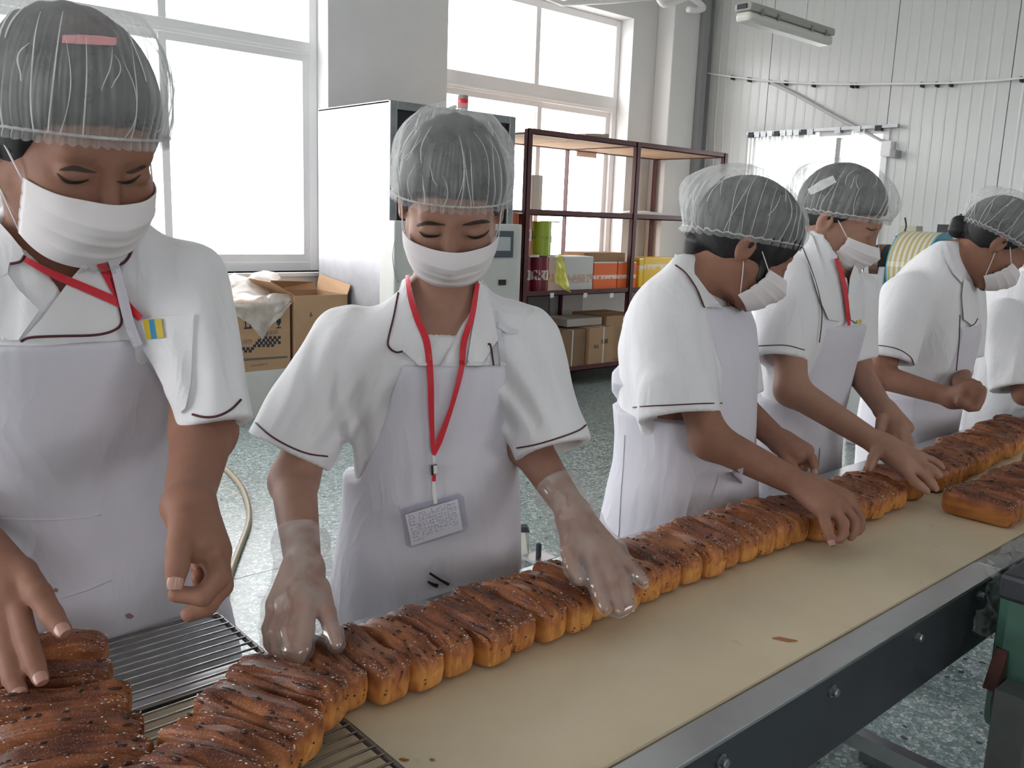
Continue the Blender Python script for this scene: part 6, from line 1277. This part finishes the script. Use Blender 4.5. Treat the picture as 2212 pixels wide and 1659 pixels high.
# ---------------------------------------------------------------- second profile worker
def worker_second():
    rows = [(1120, 1612, 1805, 2.37, .165, 'F'), (1060, 1613, 1800, 2.37, .16, 'F'), (1000, 1620, 1800, 2.37, .155, 'F'), (900, 1630, 1806, 2.37, .150, 'F'), (800, 1634, 1828, 2.35, .16, 'F'), (720, 1630, 1850, 2.32, .170, 'F'), (660, 1644, 1862, 2.30, .170, 'F'), (600, 1666, 1864, 2.28, .155, 'F'), (560, 1696, 1852, 2.255, .115, 'F'), (525, 1728, 1842, 2.235, .082, 'F'), (498, 1750, 1830, 2.215, .064, 'F')]
    p = Person('worker in white with red lanyard, second in profile, sliding an askew loaf', (0.05, -1), rows, .007)
    hem = at(1686, 764, 2.16); p.sleeves = [(at(1702, 628, 2.19), hem, .070, .066), (at(1846, 630, 2.40), at(1846, 760, 2.42), .06, .062)]; p.vneck = (at(1800, 690, 2.12)[2], .55, 0)
    el, wr = at(1710, 842, 2.12), at(1898, 960, 2.0); el2, wr2 = at(1852, 800, 2.42), at(1910, 886, 2.27)
    p.arms = [(at(1702, 628, 2.2), el, wr, (.038, .039, .038, .025)), (at(1846, 630, 2.4), el2, wr2, (.038, .038, .037, .025))]
    f1 = [([(1955, 1015, 1.915), (1975, 1040, 1.897), (1990, 1052, 1.885), (2002, 1061, 1.878)], [.0118, .0108, .0098, .0082]), ([(1972, 1008, 1.92), (2000, 1030, 1.910), (2013, 1045, 1.898), (2021, 1055, 1.890)], [.0120, .0110, .0100, .0084]), ([(1985, 998, 1.935), (2010, 1012, 1.91), (2022, 1020, 1.90), (2030, 1027, 1.895)], [.0115, .0105, .0095, .0080]), ([(1990, 985, 1.955), (2015, 995, 1.94), (2028, 1003, 1.93), (2035, 1010, 1.925)], [.0102, .0092, .0084, .0072]), ([(1896, 975, 1.975), (1886, 990, 1.958), (1880, 1003, 1.948), (1877, 1013, 1.942)], [.0150, .0120, .0105, .0085])]
    p1_ = [([(1898, 960, 2.0), (1955, 1003, 1.93)], [.025, .026]), ([(1912, 955, 2.0), (1982, 990, 1.95)], [.020, .018])]
    f2 = [([(1955, 930, 2.22), (1965, 955, 2.20), (1970, 972, 2.19), (1974, 985, 2.185)], [.0112, .0102, .0092, .0080]), ([(1945, 935, 2.215), (1950, 955, 2.20), (1948, 968, 2.195), (1944, 975, 2.19)], [.0115, .0104, .0094, .0082]), ([(1930, 935, 2.22), (1930, 955, 2.21), (1926, 968, 2.21), (1922, 972, 2.21)], [.0110, .0100, .0090, .0078]), ([(1918, 930, 2.23), (1916, 948, 2.225), (1912, 960, 2.225), (1908, 964, 2.225)], [.0100, .0090, .0080, .0070]), ([(1905, 905, 2.24), (1900, 930, 2.22), (1903, 950, 2.21), (1908, 960, 2.205)], [.0145, .0118, .0102, .0084])]
    p2_ = [([(1910, 886, 2.27), (1938, 925, 2.225)], [.025, .025]), ([(1922, 884, 2.275), (1960, 924, 2.24)], [.019, .017])]
    p.hands = [hand_depth(f1, p1_), hand_depth(f2, p2_)]
    F = Frame(at(1818, 476, 2.22), (.25, -.96), 24, 0, 1.02); neck = at(1788, 548, 2.24)
    sh, bd, ap, shirt, body, allf = dress(p, F, neck, .052, .0036, 31, .0048, .0068, bib=[(704, 1762, 1858), (760, 1752, None), (820, 1738, None), (870, 1690, None), (900, None, None)], bibtop=(704, 1770, 1850), skin=SKIN2, back=-.12)
    zu = at(1815, 640, 2.12)[2]
    def under(P): u, v, _, _ = p.uv(P); return smax(np.maximum(p.torso(P)+.006, -v), np.maximum(P[:, 2]-zu, zu-.12-P[:, 2]), .003)
    lo, hi = p.bounds(); lo[2] = zu-.13; hi[2] = zu+.02; obj('undershirt', sdf_mesh('undershirt', under, lo, hi, .008), COTTON, p.e)
    cl = decal('collar', [(1744, 500), (1756, 512), (1772, 560), (1792, 640), (1816, 695), (1790, 690), (1768, 640), (1748, 575), (1732, 530)], p.cover, COTTON, sh, .003, .003); piping('piping', [(1734, 535), (1752, 580), (1768, 630), (1776, 680), (1770, 740)], .0014, p.cover, PIPE_M, cl, .006)
    cl = decal('collar', [(1846, 570), (1862, 600), (1870, 640), (1868, 690), (1856, 700), (1838, 690), (1832, 640), (1836, 600)], p.cover, COTTON, sh, .003, .003)
    ribbon('lanyard', [(1806, 558), (1820, 598), (1829, 650), (1834, 703)], [7, 10, 9, 7], p.cover, RED, p.e, .006)
    decal('name_tag', [(1850, 691), (1860, 690), (1861, 697), (1852, 700)], allf, mat('tag_yellow', (.62, .46, .02), .6), p.e, .005, .001)
    piping('hem_piping', [(1628, 748), (1660, 746), (1700, 746), (1738, 756)], .0013, allf, PIPE_M, sh, .0010)
    decal('apron_pocket', [(1772, 968), (1800, 958), (1800, 1030), (1765, 1040)], allf, APRON, ap, .001, .0016, 14)
    hair_mesh(F, p.e, [(-.12, -.055), (-.06, -.045), (-.02, -.02), (.015, .0), (.04, .03), (.09, .055), (.12, .06)], h=.005)
    nt = bouffant(F, p.e, a=.093, b=.112, cy=-.010, zf=.048, zb=-.020, ztop=.142, bulge=.12, back=.22, seed=4, n=40, topy=-.015)
    ribbon('band_tail', [(1748, 415), (1775, 400), (1803, 386)], [14, 20, 16], lambda P: ell(F.l(P), (0, -.016, .03), (.108, .13, .11)), BANDM, nt, .006)
    mk, grid = face_mask(F, p.e, -.019, -.114, 4); loops(F, grid, mk)
    decal('eyebrow', [(1872, 480), (1882, 475), (1893, 478), (1885, 482)], body, BROW, bd, .0004, .0006, 6); piping('eyelashes', [(1872, 492), (1882, 497), (1894, 495)], .0012, body, LASH, bd, .0004)
    p.legs(TROUSER); return p
P4 = worker_second()
# ---------------------------------------------------------------- third profile worker, fist raised
def worker_third():
    rows = [(1000, 1860, 2050, 2.86, .165, 'F'), (930, 1864, 2050, 2.86, .16, 'F'), (860, 1870, 2062, 2.85, .155, 'F'), (800, 1875, 2078, 2.83, .155, 'F'), (720, 1888, 2098, 2.79, .163, 'F'), (660, 1904, 2102, 2.76, .166, 'F'), (610, 1930, 2100, 2.73, .150, 'F'), (570, 1966, 2094, 2.70, .115, 'F'), (540, 2000, 2086, 2.67, .085, 'F'), (518, 2032, 2084, 2.65, .060, 'F')]
    p = Person('worker in white with a hair bun, bent low, bare fist held over the belt', (0.2, -1), rows, .008)
    hem = at(1928, 768, 2.62); p.sleeves = [(at(1962, 640, 2.63), hem, .075, .068), (at(2085, 640, 2.85), at(2080, 760, 2.85), .06, .062)]
    el, wr = at(1898, 812, 2.62), at(2052, 858, 2.46); el2, wr2 = at(2072, 800, 2.82), at(2080, 832, 2.58)
    p.arms = [(at(1962, 640, 2.64), el, wr, (.038, .040, .038, .026)), (at(2085, 640, 2.85), el2, wr2, (.042, .037, .035, .024))]
    f1 = [([(2098, 832+5*k, 2.40+.0*k), (2121-2*k, 842+7*k, 2.385), (2118-3*k, 856+8*k, 2.39), (2104-2*k, 858+8*k, 2.40)], [.0125, .0120, .0110, .0095]) for k in range(4)] + [([(2075, 868, 2.40), (2094, 880, 2.385), (2106, 880, 2.38), (2112, 874, 2.38)], [.0150, .0125, .0110, .0090])]
    p1_ = [([(2052, 858, 2.46), (2092, 848, 2.41)], [.026, .030]), ([(2060, 866, 2.45), (2092, 864, 2.41)], [.024, .024])]
    f2 = [([(2096, 828+4*k, 2.54), (2112, 830+4*k, 2.52), (2116, 838+4*k, 2.515), (2110, 842+4*k, 2.52)], [.0110, .0100, .0090, .0080]) for k in range(4)]
    p.hands = [hand_depth(f1, p1_), hand_depth(f2, [([(2080, 832, 2.58), (2096, 836, 2.55)], [.024, .026])])]
    F = Frame(at(2152, 528, 2.60), (.62, -.78), 42, 0, 1.02); neck = at(2058, 560, 2.66)
    sh, bd, ap, shirt, body, allf = dress(p, F, neck, .050, .0036, 41, .0055, .0075, bib=[(720, 2072, None), (800, 2050, None), (860, 1990, None), (890, None, None)], bibtop=(705, 2075, 2095), back=-.12)
    cl = decal('collar', [(2034, 528), (2044, 524), (2060, 570), (2082, 600), (2078, 612), (2058, 590), (2042, 560)], allf, COTTON, sh, .003, .003); decal('lapel', [(2082, 598), (2096, 612), (2100, 632), (2094, 652), (2110, 690), (2100, 702), (2082, 690), (2078, 640)], allf, COTTON, sh, .003, .004)
    piping('piping', [(2094, 705), (2105, 700), (2112, 688)], .0016, allf, PIPE_M, sh, .007); piping('hem_piping', [(1884, 745), (1915, 748), (1945, 756), (1968, 772), (1974, 788)], .0014, allf, PIPE_M, sh, .0010); piping('front_edge', [(2074, 680), (2072, 740), (2066, 800)], .0012, allf, PIPE_M, sh, .001)
    hair_mesh(F, p.e, [(-.12, -.085), (-.06, -.070), (-.02, -.035), (.015, -.005), (.04, .03), (.09, .055), (.12, .06)], h=.006, extra=lambda q: cap(q, (0, -.108, -.045), (0, -.120, -.030), .026, .022))
    bouffant(F, p.e, a=.093, b=.108, zf=.046, zb=-.012, ztop=.146, bulge=.13, back=.20, seed=5, n=40)
    mk, grid = face_mask(F, p.e, -.019, -.114, 5); loops(F, grid, mk); p.legs(DENIM); return p
P5 = worker_third()
# ---------------------------------------------------------------- worker at the right edge, head outside the frame
def worker_edge():
    rows = [(960, 2030, 2250, 3.36, .17, 'F'), (900, 2045, 2255, 3.36, .168, 'F'), (820, 2072, 2285, 3.34, .168, 'F'), (740, 2090, 2310, 3.31, .178, 'F'), (670, 2104, 2312, 3.28, .175, 'F'), (620, 2128, 2300, 3.25, .145, 'F'), (585, 2170, 2285, 3.22, .10, 'F'), (558, 2205, 2270, 3.18, .064, 'F')]
    p = Person('worker in white cut off by the right edge, leaning towards the belt', (0.05, -1), rows, .009)
    p.sleeves = [(at(2165, 690, 3.12), at(2190, 830, 3.06), .080, .078), (at(2290, 690, 3.35), at(2300, 820, 3.35), .06, .062)]
    el, wr = at(2215, 850, 3.04), at(2330, 880, 2.9); p.arms = [(at(2165, 690, 3.13), el, wr, (.038, .040, .038, .026)), (at(2290, 690, 3.35), at(2310, 850, 3.3), at(2380, 890, 3.1), (.042, .037, .035, .024))]
    def fist(w): return [([w, w+np.array([.03, -.06, -.02])], [.026, .030], .014)]+[([w+np.array([.01+.018*k, -.08, -.015]), w+np.array([.01+.018*k, -.11, -.035]), w+np.array([.01+.018*k, -.10, -.06])], [.011, .010, .009], .006) for k in range(4)]+[([w+np.array([-.015, -.05, -.02]), w+np.array([-.025, -.085, -.04]), w+np.array([-.01, -.11, -.05])], [.014, .011, .009], .006)]
    p.hands = [fist(wr), fist(p.arms[1][2])]
    F = Frame(at(2290, 545, 3.08), (.35, -.94), 40, 0, 1.02); neck = at(2245, 595, 3.2)
    sh, bd, ap, shirt, body, allf = dress(p, F, neck, .052, .0045, 51, .0065, .008)
    decal('collar', [(2202, 556), (2222, 566), (2240, 600), (2250, 640), (2230, 640), (2210, 600), (2196, 575)], allf, COTTON, sh, .003, .003)
    RIB = mat('plaid_ribbon', (.55, .10, .12), .6, var=.5, vs=120, col2=(.8, .8, .8)); ribbon('hair_tie', [(2188, 568), (2200, 560), (2212, 572)], [16, 18, 16], allf, RIB, sh, .012, .004)
    hair_mesh(F, p.e, [(-.12, -.085), (-.06, -.070), (-.02, -.035), (.015, -.005), (.04, .03), (.09, .055), (.12, .06)], h=.007)
    bouffant(F, p.e, seed=6, n=40); mk, grid = face_mask(F, p.e, -.019, -.114, 6); loops(F, grid, mk); p.legs(DENIM); return p
P6 = worker_edge()
